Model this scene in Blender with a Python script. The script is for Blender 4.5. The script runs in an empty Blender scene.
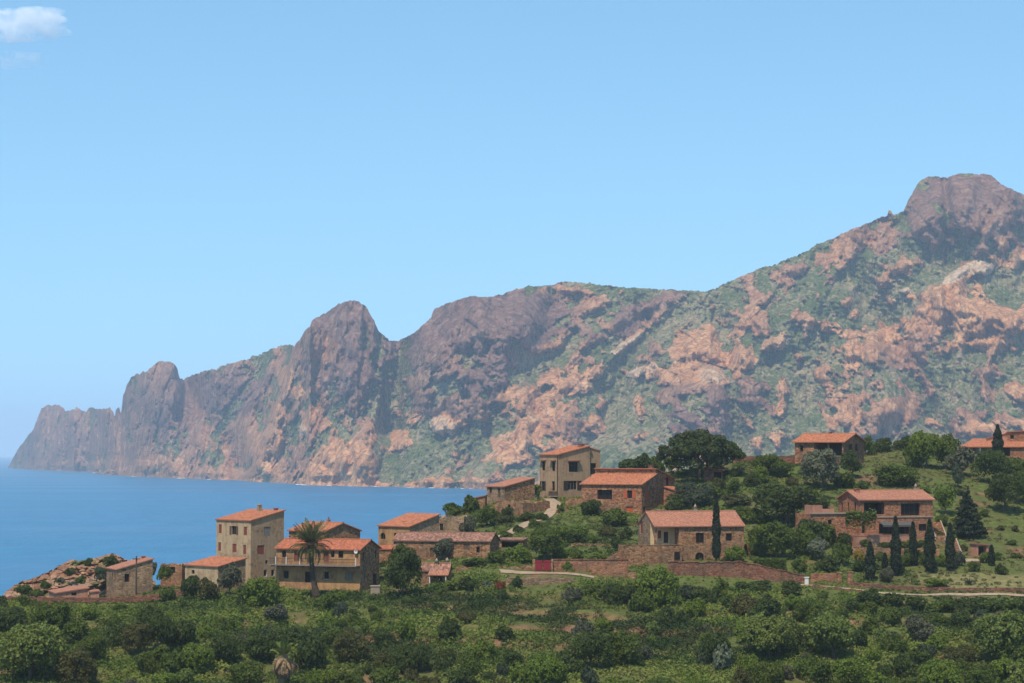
import bpy, math, random
import numpy as np
from mathutils import Vector, Matrix
PI = math.pi
R = math.radians
scene = bpy.context.scene
COL = scene.collection
random.seed(7)
rng = np.random.default_rng(11)

# ------------------------------------------------------------------ camera
LENS, CAMZ, HORIZON = 81.0, 40.0, 453.5
W, H = 1024, 683
F = W * LENS / 36.0
TILT = math.atan((HORIZON - H / 2) / F)
CT, ST = math.cos(TILT), math.sin(TILT)

def at(px, py, Y):
    """world point on the sight line of pixel (px, py) at world depth Y"""
    a = (px - W / 2) / F
    b = (H / 2 - py) / F
    dy = CT - b * ST
    dz = ST + b * CT
    return a * Y / dy, Y, CAMZ + dz * Y / dy

def proj(x, y, z):
    """pixel of a world point (arrays allowed)"""
    z = z - CAMZ
    f = y * CT + z * ST
    u = -y * ST + z * CT
    return W / 2 + F * x / f, H / 2 - F * u / f

cam_d = bpy.data.cameras.new('camera')
cam_d.lens = LENS
cam_d.sensor_width = 36
cam_d.clip_start = 1.0
cam_d.clip_end = 90000
cam = bpy.data.objects.new('camera', cam_d)
COL.objects.link(cam)
cam.location = (0, 0, CAMZ)
cam.rotation_euler = (PI / 2 + TILT, 0, 0)
scene.camera = cam

# ------------------------------------------------------------------ noise
def _h(ix, iy, iz, seed):
    h = (ix.astype(np.uint32) * np.uint32(374761393) + iy.astype(np.uint32) * np.uint32(668265263)
         + iz.astype(np.uint32) * np.uint32(2147483647 - 94531) + np.uint32(seed * 974711 % 4294967291))
    h = (h ^ (h >> np.uint32(13))) * np.uint32(1274126177)
    h = (h ^ (h >> np.uint32(16))) * np.uint32(2246822519)
    return h ^ (h >> np.uint32(13))

def gnoise(x, y, z, seed=0):
    xi, yi, zi = np.floor(x), np.floor(y), np.floor(z)
    fx, fy, fz = x - xi, y - yi, z - zi
    xi, yi, zi = xi.astype(np.int64), yi.astype(np.int64), zi.astype(np.int64)
    u, v, w = [t * t * t * (t * (t * 6 - 15) + 10) for t in (fx, fy, fz)]
    out = 0
    for dx in (0, 1):
        for dy in (0, 1):
            for dz in (0, 1):
                h = _h(xi + dx, yi + dy, zi + dz, seed)
                gx = (h & np.uint32(1023)).astype(np.float64) / 511.5 - 1
                gy = ((h >> np.uint32(10)) & np.uint32(1023)).astype(np.float64) / 511.5 - 1
                gz = ((h >> np.uint32(20)) & np.uint32(1023)).astype(np.float64) / 511.5 - 1
                d = gx * (fx - dx) + gy * (fy - dy) + gz * (fz - dz)
                out = out + d * (u if dx else 1 - u) * (v if dy else 1 - v) * (w if dz else 1 - w)
    return out * 1.3

def fbm(x, y, z, octv=4, seed=0, gain=0.5):
    s, a, t = 0, 1.0, 0
    for k in range(octv):
        s = s + a * gnoise(x, y, z, seed + k * 17)
        t += a
        a *= gain
        x, y, z = x * 2.03, y * 2.03, z * 2.03
    return s / t * 1.6

def ridged(x, y, z, octv=4, seed=0, gain=0.5):
    s, a, t = 0, 1.0, 0
    for k in range(octv):
        s = s + a * (1 - np.abs(gnoise(x, y, z, seed + k * 17)) * 2.2)
        t += a
        a *= gain
        x, y, z = x * 2.03, y * 2.03, z * 2.03
    return s / t

def worley(x, y, z, seed=0):
    """(distance to the nearest cell point, random value of that cell, distance to the second)"""
    xi, yi, zi = [np.floor(t).astype(np.int64) for t in (x, y, z)]
    best = np.full(x.shape, 9.0)
    sec = np.full(x.shape, 9.0)
    cid = np.zeros(x.shape)
    for dx in (-1, 0, 1):
        for dy in (-1, 0, 1):
            for dz in (-1, 0, 1):
                h = _h(xi + dx, yi + dy, zi + dz, seed)
                px = xi + dx + (h & np.uint32(1023)).astype(np.float64) / 1024
                py = yi + dy + ((h >> np.uint32(10)) & np.uint32(1023)).astype(np.float64) / 1024
                pz = zi + dz + ((h >> np.uint32(20)) & np.uint32(1023)).astype(np.float64) / 1024
                d = np.sqrt((px - x) ** 2 + (py - y) ** 2 + (pz - z) ** 2)
                m = d < best
                sec = np.where(m, best, np.minimum(sec, d))
                best = np.where(m, d, best)
                cid = np.where(m, (h >> np.uint32(7)).astype(np.float64) % 997 / 997, cid)
    return best, cid, sec

def sstep(a, b, x):
    t = np.clip((x - a) / (b - a), 0, 1)
    return t * t * (3 - 2 * t)

# ------------------------------------------------------------------ meshes and tags
def mesh_np(name, V, faces, mats, smooth=True, attrs=None, fmat=None, uv=None):
    """mesh from arrays: V (n,3), faces (m,k) of one size k"""
    me = bpy.data.meshes.new(name)
    V = np.ascontiguousarray(V, dtype=np.float32)
    faces = np.ascontiguousarray(faces, dtype=np.int32)
    m, k = faces.shape
    me.vertices.add(len(V))
    me.vertices.foreach_set('co', V.ravel())
    me.loops.add(m * k)
    me.loops.foreach_set('vertex_index', faces.ravel())
    me.polygons.add(m)
    me.polygons.foreach_set('loop_start', np.arange(0, m * k, k, dtype=np.int32))
    me.polygons.foreach_set('use_smooth', np.full(m, smooth, dtype=bool))
    if fmat is not None:
        me.polygons.foreach_set('material_index', np.ascontiguousarray(fmat, dtype=np.int32))
    for mt in mats:
        me.materials.append(mt)
    for nm, a in (attrs or {}).items():
        at_ = me.attributes.new(nm, 'FLOAT', 'POINT')
        at_.data.foreach_set('value', np.ascontiguousarray(a, dtype=np.float32).ravel())
    if uv is not None:
        l = me.uv_layers.new(name='UVMap')
        l.data.foreach_set('uv', np.ascontiguousarray(uv, dtype=np.float32).ravel())
    me.update(calc_edges=True)
    return me

def obj(name, me, parent=None, loc=(0, 0, 0)):
    o = bpy.data.objects.new(name, me)
    COL.objects.link(o)
    o.location = loc
    if parent is not None:
        o.parent = parent
    return o

def tag(o, label=None, cat=None, group=None, kind=None):
    for k, v in (('label', label), ('category', cat), ('group', group), ('kind', kind)):
        if v:
            o[k] = v
    return o

def thing(name, label, cat, loc=(0, 0, 0), rz=0.0, group=None):
    o = bpy.data.objects.new(name, None)
    COL.objects.link(o)
    o.location = loc
    o.rotation_euler = (0, 0, rz)
    o.empty_display_size = 0.5
    return tag(o, label, cat, group)

def grid_faces(nr, nc):
    i = np.arange(nr * nc).reshape(nr, nc)
    return np.stack([i[:-1, :-1], i[:-1, 1:], i[1:, 1:], i[1:, :-1]], -1).reshape(-1, 4)

# ------------------------------------------------------------------ node helper
class NT:
    def __init__(self, name):
        self.m = bpy.data.materials.new(name)
        self.m.use_nodes = True
        self.t = self.m.node_tree
        self.t.nodes.clear()
        self.out = self.t.nodes.new('ShaderNodeOutputMaterial')

    def n(self, typ, ins=None, **props):
        nd = self.t.nodes.new('ShaderNode' + typ)
        for k, v in props.items():
            setattr(nd, k, v)
        for k, v in (ins or {}).items():
            self.set(nd, k, v)
        return nd

    def set(self, nd, k, v):
        s = nd.inputs[k]
        if isinstance(v, bpy.types.NodeSocket):
            self.t.links.new(v, s)
        elif isinstance(v, bpy.types.Node):
            self.t.links.new(v.outputs[0], s)
        else:
            if isinstance(v, tuple) and len(v) == 3 and s.type == 'RGBA':
                v = v + (1,)
            s.default_value = v

    def mix(self, f, a, b, bt='MIX'):
        nd = self.t.nodes.new('ShaderNodeMix')
        nd.data_type = 'RGBA'
        nd.blend_type = bt
        for s, v in ((nd.inputs[0], f), (nd.inputs[6], a), (nd.inputs[7], b)):
            if isinstance(v, bpy.types.NodeSocket):
                self.t.links.new(v, s)
            else:
                s.default_value = v + (1,) if isinstance(v, tuple) else v
        return nd.outputs[2]

    def math(self, op, a, b=0.0, clamp=False):
        nd = self.t.nodes.new('ShaderNodeMath')
        nd.operation = op
        nd.use_clamp = clamp
        for s, v in ((nd.inputs[0], a), (nd.inputs[1], b)):
            if isinstance(v, bpy.types.NodeSocket):
                self.t.links.new(v, s)
            else:
                s.default_value = v
        return nd.outputs[0]

    def ramp(self, f, stops):
        nd = self.t.nodes.new('ShaderNodeValToRGB')
        e = nd.color_ramp.elements
        while len(e) < len(stops):
            e.new(0.5)
        for el, (p, c) in zip(e, stops):
            el.position = p
            el.color = tuple(c) + (1,) if not isinstance(c, (int, float)) else (c, c, c, 1)
        self.t.links.new(f, nd.inputs[0])
        return nd.outputs[0]

    def mapr(self, v, a, b, c=0.0, d=1.0, smooth=False):
        nd = self.n('MapRange', {0: v, 1: a, 2: b, 3: c, 4: d})
        if smooth:
            nd.interpolation_type = 'SMOOTHSTEP'
        return nd.outputs[0]

    def noise(self, vec, scale, detail=3, rough=0.55):
        return self.n('TexNoise', {'Vector': vec, 'Scale': scale, 'Detail': detail, 'Roughness': rough}).outputs[0]

    def obj(self):
        return self.n('TexCoord').outputs['Object']

    def pos(self):
        return self.n('NewGeometry').outputs['Position']

    def attr(self, name):
        return self.n('Attribute', attribute_name=name).outputs['Fac']

    def rnd(self):
        return self.n('ObjectInfo').outputs['Random']

    def finish(self, color, rough=0.9, bump=None, bd=0.1, bs=1.0, spec=0.2, **kw):
        b = self.n('BsdfPrincipled', {'Base Color': color, 'Roughness': rough, 'Specular IOR Level': spec})
        for k, v in kw.items():
            self.set(b, k, v)
        if bump is not None:
            bn = self.n('Bump', {'Height': bump, 'Distance': bd, 'Strength': bs})
            self.set(b, 'Normal', bn.outputs[0])
        self.t.links.new(b.outputs[0], self.out.inputs[0])
        return self.m

def plain(name, c, rough=0.8, var=0.15, scale=3.0):
    t = NT(name)
    f = t.noise(t.obj(), scale, 4)
    return t.finish(t.mix(f, tuple(x * (1 - var) for x in c), tuple(min(1, x * (1 + var)) for x in c)), rough)
# ------------------------------------------------------------------ light
SUN_AZ, SUN_EL = R(-158), R(62)           # azimuth from +Y towards +X
to_sun = Vector((math.sin(SUN_AZ) * math.cos(SUN_EL), math.cos(SUN_AZ) * math.cos(SUN_EL), math.sin(SUN_EL)))
sd = bpy.data.lights.new('sun', 'SUN')
sd.energy = 3.9
sd.angle = R(0.6)
sd.color = (1.0, 0.885, 0.745)
so = bpy.data.objects.new('sun', sd)
COL.objects.link(so)
so.rotation_euler = to_sun.to_track_quat('Z', 'Y').to_euler()
so.location = (-200, -100, 400)

world = bpy.data.worlds.new('World')
scene.world = world
world.use_nodes = True
wt = world.node_tree
wt.nodes.clear()
wo = wt.nodes.new('ShaderNodeOutputWorld')
bg = wt.nodes.new('ShaderNodeBackground')
sky = wt.nodes.new('ShaderNodeTexSky')
sky.sky_type = 'NISHITA'
sky.sun_disc = False
sky.sun_elevation = SUN_EL
sky.sun_rotation = SUN_AZ
sky.air_density = 1.0
sky.dust_density = 0.15
sky.ozone_density = 3.0
sky.altitude = 0
bg.inputs[1].default_value = 0.15
wg = wt.nodes.new('ShaderNodeTexCoord')
wm = wt.nodes.new('ShaderNodeVectorMath')
wm.operation = 'MAXIMUM'
wm.inputs[1].default_value = (-2, -2, 0.0)
wm2 = wt.nodes.new('ShaderNodeVectorMath')
wm2.operation = 'MULTIPLY_ADD'
wm2.inputs[1].default_value = (1, 1, 0.85)
wm2.inputs[2].default_value = (0, 0, 0.105)
wt.links.new(wg.outputs['Generated'], wm.inputs[0])
wt.links.new(wm.outputs[0], wm2.inputs[0])
wt.links.new(wm2.outputs[0], sky.inputs[0])
wx_ = wt.nodes.new('ShaderNodeMix')
wx_.data_type = 'RGBA'
wx_.blend_type = 'MULTIPLY'
wx_.inputs[0].default_value = 1
wx_.inputs[7].default_value = (0.765, 0.985, 0.955, 1)
wt.links.new(sky.outputs[0], wx_.inputs[6])
wt.links.new(wx_.outputs[2], bg.inputs[0])
wt.links.new(bg.outputs[0], wo.inputs[0])

vs = scene.view_settings
vs.view_transform = 'Standard'
vs.look = 'None'
vs.exposure = 0.36
vs.gamma = 1.0
vs.use_curve_mapping = False
scene.cycles.max_bounces = 6
scene.cycles.diffuse_bounces = 3
scene.cycles.glossy_bounces = 2
scene.cycles.transmission_bounces = 3
scene.cycles.volume_bounces = 6
scene.cycles.transparent_max_bounces = 6

# ------------------------------------------------------------------ sea
def make_sea():
    t = NT('sea_water')
    p = t.pos()
    st = t.n('VectorMath', {0: p, 1: (1.0, 0.28, 1.0)}, operation='MULTIPLY').outputs[0]
    big = t.noise(st, 0.004, 3)
    streak = t.n('VectorMath', {0: p, 1: (0.0016, 0.007, 1.0)}, operation='MULTIPLY').outputs[0]
    sn = t.noise(streak, 1.0, 4, 0.6)
    w1 = t.noise(st, 0.5, 4, 0.6)
    rp = t.noise(t.n('VectorMath', {0: p, 1: (0.05, 0.016, 1.0)}, operation='MULTIPLY').outputs[0], 1.0, 5, 0.7)
    w2 = t.noise(st, 0.08, 3, 0.6)
    hgt = t.math('ADD', t.math('MULTIPLY', w1, 0.5), t.math('MULTIPLY', w2, 1.6))
    c = t.mix(t.mapr(sn, 0.35, 0.65), (0.018, 0.135, 0.265), (0.034, 0.185, 0.325))
    c = t.mix(t.mapr(big, 0.3, 0.7, 0, 0.5), c, (0.02, 0.14, 0.29))
    c = t.mix(t.mapr(rp, 0.40, 0.62), t.mix(0.25, c, (0.008, 0.07, 0.16)), c)
    m = t.finish(c, t.mapr(sn, 0.3, 0.7, 0.30, 0.42), hgt, 1.0, 0.9, 0.35, IOR=1.33)
    n = 96
    ang = np.linspace(0, 2 * PI, n, endpoint=False)
    V = [(0, 0, 0)]
    F_ = []
    rad = [200, 800, 2500, 7000, 15000, 26300]
    for r in rad:
        V += [(r * math.cos(a), r * math.sin(a), 0) for a in ang]
    me = bpy.data.meshes.new('sea')
    faces = [(0, 1 + i, 1 + (i + 1) % n) for i in range(n)]
    for k in range(len(rad) - 1):
        for i in range(n):
            j = (i + 1) % n
            faces.append((1 + k * n + i, 1 + (k + 1) * n + i, 1 + (k + 1) * n + j, 1 + k * n + j))
    me.from_pydata(V, [], faces)
    me.materials.append(m)
    o = obj('sea', me)
    tag(o, 'blue rippled sea reaching to the horizon behind the village', 'sea', kind='structure')
make_sea()

# ------------------------------------------------------------------ mountain range
SKY = [(8, 468), (13, 458), (20, 446), (33, 430), (41.5, 408), (48, 405), (55, 404.5), (61, 406), (65, 410), (70, 411), (76, 408), (86, 411),
       (91, 408), (100, 409), (110, 408), (113, 412), (115, 415), (116, 408), (119, 408), (121, 414), (123, 396), (127, 385), (131, 378),
       (137, 374), (143, 371.5), (147, 372), (153, 365), (159, 361.5), (166, 361), (173, 362.5), (177, 368), (179.5, 378), (184, 379), (190, 376),
       (199, 373), (215, 368.5), (232.5, 363), (250, 358), (266, 351.6), (280, 346), (289, 344), (294, 346), (299, 341), (305, 331), (313, 320),
       (322, 315), (330, 310), (338, 304), (346, 301.6), (354.6, 300), (361, 303), (366, 307), (374.5, 321.5), (378, 330), (385, 337),
       (389.5, 340), (396, 341), (403, 339), (408, 336), (414, 333), (424, 324), (431, 318), (433, 311), (436, 308), (444, 304.5),
       (452.6, 301.6), (463, 298), (472.5, 296), (484, 297), (492.5, 296.6), (499, 295), (506, 292.6), (518, 289), (529, 286), (540, 286), (552, 285),
       (560, 282), (570, 281.5), (585, 283), (603, 285), (620, 287), (636, 288), (658, 289), (679, 290), (706, 291.5), (716, 288), (726, 283),
       (740, 277), (752.5, 271.6), (762, 267), (772, 266), (784, 260), (795.6, 256), (809, 250), (817, 244), (832, 239), (850, 229.7), (866, 224),
       (881, 217), (887, 216), (888.5, 210), (891, 211), (893, 215), (903.5, 211), (908, 201), (913.7, 190.7), (918, 183), (923, 179), (928, 177), (938, 176),
       (947, 178), (950.6, 176.4), (957, 174), (965, 173), (976, 174), (989.5, 174.5), (995, 178), (1002, 185), (1012, 189), (1024, 195),
       (1050, 212), (1090, 236), (1150, 262), (1250, 300)]
SHORE = [(8, 468), (40, 469.5), (90, 471.5), (130, 476), (170, 477.5), (200, 478.5), (260, 481), (310, 484.5), (400, 486.5), (475, 488), (600, 490), (1250, 493)]
# outcrops seen on the slopes: px, py, rx, ry, tilt in degrees, strength, hue (0 purple grey, 1 pink, 2 tan)
OUT = [
    (70, 440, 75, 34, 0, .75, .25), (165, 400, 42, 45, 0, .75, .2), (158, 380, 24, 24, 0, 1, .35), (235, 395, 55, 30, 15, .55, .15), (95, 465, 60, 8, 0, .9, .5),
    (160, 466, 30, 9, 0, 1, .65), (215, 474, 40, 7, 0, .8, .6), (240, 440, 20, 30, 10, .6, .5), (345, 325, 36, 28, 0, .9, .1), (318, 345, 22, 34, 35, .9, .4),
    (293, 393, 9, 30, 28, .9, .75), (275, 410, 8, 26, 25, .85, .7), (281, 442, 6, 28, -10, .8, .8), (268, 470, 14, 12, 0, .95, .85), (250, 440, 7, 26, 20, .7, .6),
    (350, 372, 34, 18, 0, .6, .15), (372, 350, 20, 30, -20, .6, .1), (340, 400, 14, 12, 20, .55, .3),
    (339, 463, 23, 19, 20, 1.1, 1), (366, 465, 16, 19, 0, 1.1, .9), (320, 476, 16, 9, 0, 1.1, 1), (396, 441, 19, 13, 0, 1.1, .95), (437, 428, 18, 9, 15, 1.1, 1.6), (440, 482, 36, 4, 0, .9, 1.1),
    (300, 429, 6, 5, 0, .8, 1.5), (328, 431, 6, 5, 0, .7, .8), (460, 325, 52, 26, 0, .95, .12), (440, 355, 34, 26, -15, .8, .3), (530, 322, 30, 24, 0, .95, 0), (490, 370, 46, 26, 0, .7, .1), (420, 395, 26, 22, 30, .65, .3),
    (410, 418, 14, 10, 0, .6, .8), (470, 405, 30, 12, 0, .5, .4), (487, 417, 10, 14, 0, .6, .9), (560, 345, 24, 12, 25, .6, .7),
    (545, 413, 30, 23, 25, 1, 1), (570, 385, 20, 13, 25, 1, 1.2), (522, 443, 16, 12, 0, .9, 1), (502, 453, 14, 12, 0, .9, .9), (539, 453, 18, 12, 0, .8, .9), (512, 397, 11, 8, 30, .7, .9), (570, 424, 27, 14, 0, .9, .7),
    (553, 449, 24, 10, 0, .8, 1), (636, 401, 11, 10, 0, 1, 1.1), (610, 400, 16, 14, 30, .5, .8), (699, 345, 28, 19, 0, 1.1, 1), (680, 374, 22, 13, 20, .9, 1.1), (706, 374, 12, 9, 0, 1, 1.7), (673, 393, 20, 14, 0, .8, .5),
    (752, 323, 22, 14, 0, 1, .8), (739, 354, 15, 16, 0, 1, 1.1), (779, 346, 22, 9, 0, 1, 1.3), (806, 361, 14, 6, 0, .9, 1.1), (752, 393, 24, 18, 0, .85, .3), (714, 398, 14, 18, 0, .75, .3), (782, 393, 8, 17, 0, 1, .9),
    (690, 415, 24, 14, 0, .6, .2), (802, 320, 12, 8, 0, .9, .8), (826, 325, 12, 8, 0, 1, .9), (849, 345, 18, 17, 0, .95, .9), (822, 376, 15, 11, 0, .9, .8), (845, 418, 16, 10, 0, 1, .9), (782, 435, 12, 14, 30, 1, .9),
    (759, 448, 14, 8, 30, .9, .9), (749, 282, 11, 12, 0, .9, .6), (802, 268, 30, 9, 24, .95, .6), (842, 300, 6, 8, 0, .9, 1), (853, 313, 8, 6, 0, .9, 1), (653, 303, 32, 9, 25, .9, .2), (628, 318, 12, 16, 0, .8, .1),
    (590, 330, 12, 8, 0, .6, .3), (620, 350, 26, 5, 30, .6, 1.8), (560, 292, 30, 5, 0, .7, .6), (640, 372, 16, 5, 20, .55, 1.8), (722, 430, 26, 12, 0, .5, .4),
    (965, 208, 46, 34, 0, 1.1, .15), (988, 218, 26, 26, 0, 1, .35), (924, 215, 20, 30, 0, 1, .2), (862, 242, 14, 16, 0, .9, .45), (880, 240, 14, 12, 0, .85, .4), (907, 243, 16, 14, 0, .8, .3),
    (911, 266, 20, 10, 15, 1, .8), (883, 279, 14, 8, 0, .8, .8), (989, 314, 30, 22, 25, 1.15, 1.05), (948, 310, 19, 20, 0, 1.1, .9), (1012, 318, 24, 22, 0, 1.1, 1), (1050, 310, 40, 24, 0, 1, 1), (981, 268, 12, 9, 20, .9, 1.8), (957, 276, 16, 5, 40, .9, 1.9), (901, 292, 12, 4, 40, .9, 1.9),
    (903, 300, 6, 5, 0, .9, 1), (883, 332, 27, 10, 15, 1, 1.2), (872, 343, 22, 12, 0, .85, .7), (901, 350, 18, 13, 0, .9, .6), (825, 377, 14, 11, 0, .9, .7), (895, 411, 24, 14, -10, 1.1, .7), (846, 419, 15, 11, 0, 1, .8), (932, 424, 10, 6, 0, .9, .9),
    (981, 345, 26, 6, 0, .8, 1), (1022, 392, 15, 15, 30, 1, 1), (981, 431, 15, 8, 0, 1, 1), (1040, 430, 20, 20, 0, .8, .9), (768, 324, 10, 12, 0, .9, .7), (813, 322, 22, 8, 0, .8, .8), (1002, 247, 6, 8, 0, .9, .9),
    (924, 196, 22, 26, 0, 1.1, .2), (968, 190, 44, 18, 0, 1.1, .2), (482, 326, 76, 30, 0, 1.05, .05), (440, 345, 30, 40, 0, .9, .12), (352, 320, 36, 34, 0, 1.0, .08),
    (985, 374, 26, 8, 0, .6, .5), (1016, 262, 16, 5, 30, .8, 1.4), (940, 355, 10, 6, 0, .5, .8), (868, 300, 12, 6, 30, .6, 1), (856, 398, 10, 6, 0, .6, .8), (660, 352, 12, 8, 0, .55, .6), (600, 372, 14, 8, 0, .5, .8), (595, 425, 12, 8, 0, .7, .8),
    (640, 435, 22, 8, 0, .5, .8), (955, 460, 40, 8, 0, .8, 1), (700, 455, 40, 6, 0, .5, .9), (1100, 340, 60, 40, 0, .8, .6), (1180, 380, 60, 40, 0, .8, .6), (1090, 260, 40, 20, 0, .8, .3)]

def make_mountain():
    pxs = np.arange(7.0, 1250, 0.8)
    nc, nr, nb = len(pxs), 330, 40
    skx, sky_ = zip(*SKY)
    shx, shy = zip(*SHORE)
    top = np.interp(pxs, skx, sky_)
    one = np.zeros_like(pxs)
    top = top + (fbm(pxs * 0.16, one, one, 4, 3) * 2.0 + fbm(pxs * 0.45, one, one + 4, 3, 9) * 1.1) * sstep(10, 30, pxs) * np.interp(pxs, [0, 60, 300, 400, 1250], [1.0, 1.7, 1.5, 1.0, 1.0])
    bot = np.interp(pxs, shx, shy) + (fbm(pxs * 0.07, one, one + 7, 3, 23) * 1.5 + fbm(pxs * 0.4, one, one + 8, 3, 25) * 0.7) * sstep(40, 200, pxs)
    top = np.minimum(top, bot - 0.3)
    Y0 = CAMZ * F / (np.interp(pxs, shx, shy) - HORIZON)
    k = np.interp(pxs, [8, 180, 290, 350, 400, 480, 560, 640, 760, 960, 1250], [1.1, 1.2, 1.9, 1.5, 2.0, 1.55, 2.1, 2.1, 1.9, 1.75, 1.8])
    ker = np.exp(-(np.arange(-30, 31) / 12.0) ** 2)
    tsm = np.convolve(np.pad(top, 30, mode='edge'), ker / ker.sum(), 'valid')
    hk = (HORIZON - tsm) / F
    Yr = (Y0 + k * CAMZ) / np.maximum(1 - k * hk, 0.3)      # ridge depth where depth = shore + k * height
    v = np.linspace(0, 1, nr) ** 0.95
    P = np.broadcast_to(pxs, (nr, nc))
    Q = bot + (top - bot) * v[:, None]
    V_ = np.broadcast_to(v[:, None], (nr, nc))
    # depth grows so that ground height over ground depth follows a gentle concave slope
    vsm = np.clip((bot - Q) / np.maximum(bot - tsm, 1), 0, 1.4)
    D = Y0 + (Yr - Y0) * vsm ** 0.85

    def ell(cx, cy, rx, ry, rot=0.0):
        c, s = math.cos(R(rot)), math.sin(R(rot))
        dx, dy = P - cx, -(Q - cy)
        return np.sqrt(((dx * c + dy * s) / rx) ** 2 + ((-dx * s + dy * c) / ry) ** 2)

    def dome(cx, cy, rx, ry, rot=0.0):
        return np.clip(1 - ell(cx, cy, rx, ry, rot) ** 2, 0, 1) ** 1.2
    big = (dome(350, 350, 50, 75) * 150 + dome(470, 350, 85, 85) * 150 + dome(968, 215, 62, 52) * 150 + dome(158, 392, 28, 36) * 260
           + dome(60, 440, 42, 44) * 260 + dome(530, 330, 40, 45) * 90 + dome(430, 365, 45, 50) * 90
           + dome(925, 225, 28, 45) * 60 + dome(355, 455, 55, 34) * 40 + dome(700, 380, 70, 60) * 40 + dome(870, 370, 70, 55) * 30
           + dome(1000, 315, 60, 34) * 50 + dome(560, 420, 60, 44) * 40 + dome(780, 400, 46, 50) * 20)
    def crease(x0, y0, x1, y1, w):
        dx, dy = x1 - x0, y1 - y0
        t = np.clip(((P - x0) * dx + (Q - y0) * dy) / (dx * dx + dy * dy), 0, 1)
        d = np.hypot(P - x0 - t * dx, Q - y0 - t * dy)
        return np.exp(-(d / w) ** 2)
    big = big - crease(397, 340, 392, 430, 12) * 80 - crease(392, 430, 385, 470, 12) * 60 - crease(185, 378, 240, 470, 14) * 200 - crease(118, 412, 128, 470, 9) * 120
    big = big + crease(312, 330, 252, 476, 13) * 170 - crease(640, 320, 585, 470, 15) * 110 - crease(722, 320, 735, 450, 10) * 60
    big = big - crease(860, 280, 960, 470, 16) * 120 + crease(940, 220, 790, 330, 22) * 80 - crease(560, 300, 470, 460, 12) * 60 - crease(945, 182, 948, 235, 5) * 70
    big = big * (0.6 + 0.4 * sstep(0, 0.12, V_)) * sstep(8, 30, P)
    edge_px = sstep(8, 22, P)
    X, Yw, Z = at(P, Q, D)
    wx, wz = X / 1000.0, Z / 1000.0
    wy = D / 1000.0
    n1 = ridged(wx * 1.8, wz * 2.2, wy * 1.0, 3, 5) - 0.45
    # spurs and gullies run down the slope, leaning towards the sea at left
    sh = np.interp(pxs, [0, 330, 420, 520, 800, 1250], [0.25, 0.35, -0.3, 0.55, 0.75, 0.6])[None, :]
    wob = fbm(wx * 3, wz * 3, wy, 3, 27) * 0.11
    us = wx - sh * wz + wob
    n2 = ridged(us * 6.5, wz * 1.5, wy * 0.7, 4, 15) - 0.45
    n6 = ridged(us * 17, wz * 4.0, wy * 1.5, 4, 16) - 0.45
    n3 = fbm(wx * 20, wz * 14, wy * 6, 4, 31)
    n4 = ridged(wx * 13, wz * 8, wy * 3, 4, 37) - 0.45
    n5 = ridged(wx * 32, wz * 22, wy * 7, 4, 39) - 0.45
    edge = 0.75 + 0.25 * sstep(0, 0.06, V_)
    edge = edge * edge_px
    D1 = D - big - (n1 * 70 + n2 * 95 + n6 * 36 + n4 * 30 + n3 * 30 + n5 * 18) * edge
    # no overhangs on the large scale: soften every stretch where depth would run back towards the sea
    g = np.diff(D1, axis=0)
    s_ = 0.45 * (Yr - Y0) / nr
    g2 = s_ * np.logaddexp(0, g / s_ - 0.3)
    cum = np.cumsum(g2, 0)
    cum = cum * ((D1[-1] - D1[0]) / cum[-1])
    D1 = np.vstack([D1[:1], D1[0] + cum])
    # rock: outcrops plus a scatter of smaller ones
    wp = fbm(wx * 14, wz * 14, wy * 3, 4, 77)
    wq = fbm(wx * 14, wz * 14, wy * 3, 4, 78)
    P0, Q0 = P, Q
    P, Q = P + wp * 10, Q + wq * 8
    rock = np.zeros_like(D)
    hue = np.zeros_like(D)
    hw = np.full_like(D, 1e-3)
    hue += 0.6e-3
    for cx, cy, rx, ry, rot, stg, hu in OUT:
        hu = hu * (1.0 if hu < 1.4 else 0.95)
        r = np.exp(-(ell(cx, cy, rx, ry, rot) ** 2) * 1.1) * stg
        rock = np.maximum(rock, r * (1.18 if stg > 1 else 1.0))
        rw = r ** 4 * (2500.0 / (rx * ry + 120)) ** 0.8
        hue += rw * hu
        hw += rw
    P, Q = P0, Q0
    hue = hue / hw
    sc = fbm(wx * 22, wz * 20, wy * 5, 4, 91)
    sc2 = ridged(wx * 9, wz * 12, wy * 3, 4, 93)
    slope_hi = sstep(0.25, 0.8, n2 + 0.35)
    fine = fbm(wx * 70, wz * 60, wy * 14, 4, 97)
    left = 1 - sstep(300, 420, P)
    rm = rock * 0.62 + sc * 0.56 + (sc2 - 0.55) * 0.32 + n2 * 0.42 + n6 * 0.42 + fine * 0.52 + left * 0.20 + 0.09
    rm = rm + (1 - sstep(0.0, 0.05, V_)) * 0.35
    mask = sstep(0.27, 0.47, rm)
    hue = hue + fbm(wx * 10, wz * 10, wy * 2, 3, 55) * 0.25
    # blocky rock and bushy scrub relief
    c1, id1, s1 = worley(wx * 38, wz * 22, wy * 8, 5)
    c2, id2, s2 = worley(wx * 95, wz * 60, wy * 16, 6)
    rk = (s1 - c1) * 22 + (s2 - c2) * 9 + id1 * 14 + fbm(wx * 60, wz * 60, wy * 12, 3, 41) * 8
    b1, ib, _ = worley(wx * 110, wz * 110, wy * 40, 8)
    b2, ib2, _ = worley(wx * 210, wz * 210, wy * 80, 9)
    bush = (0.75 - b1) * 10 * (ib > 0.35) + (0.75 - b2) * 6
    D2 = D1 - (mask * (2 + rk * 0.62) + (1 - mask) * bush + sstep(0.25, 0.9, rm) * 9 + rock ** 2 * 12) * edge
    X, Yw, Z = at(P, Q, D2)
    # the far side, falling away behind the ridge
    bt = np.linspace(0, 1, nb)[1:, None]
    zt = Z[-1]
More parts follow.
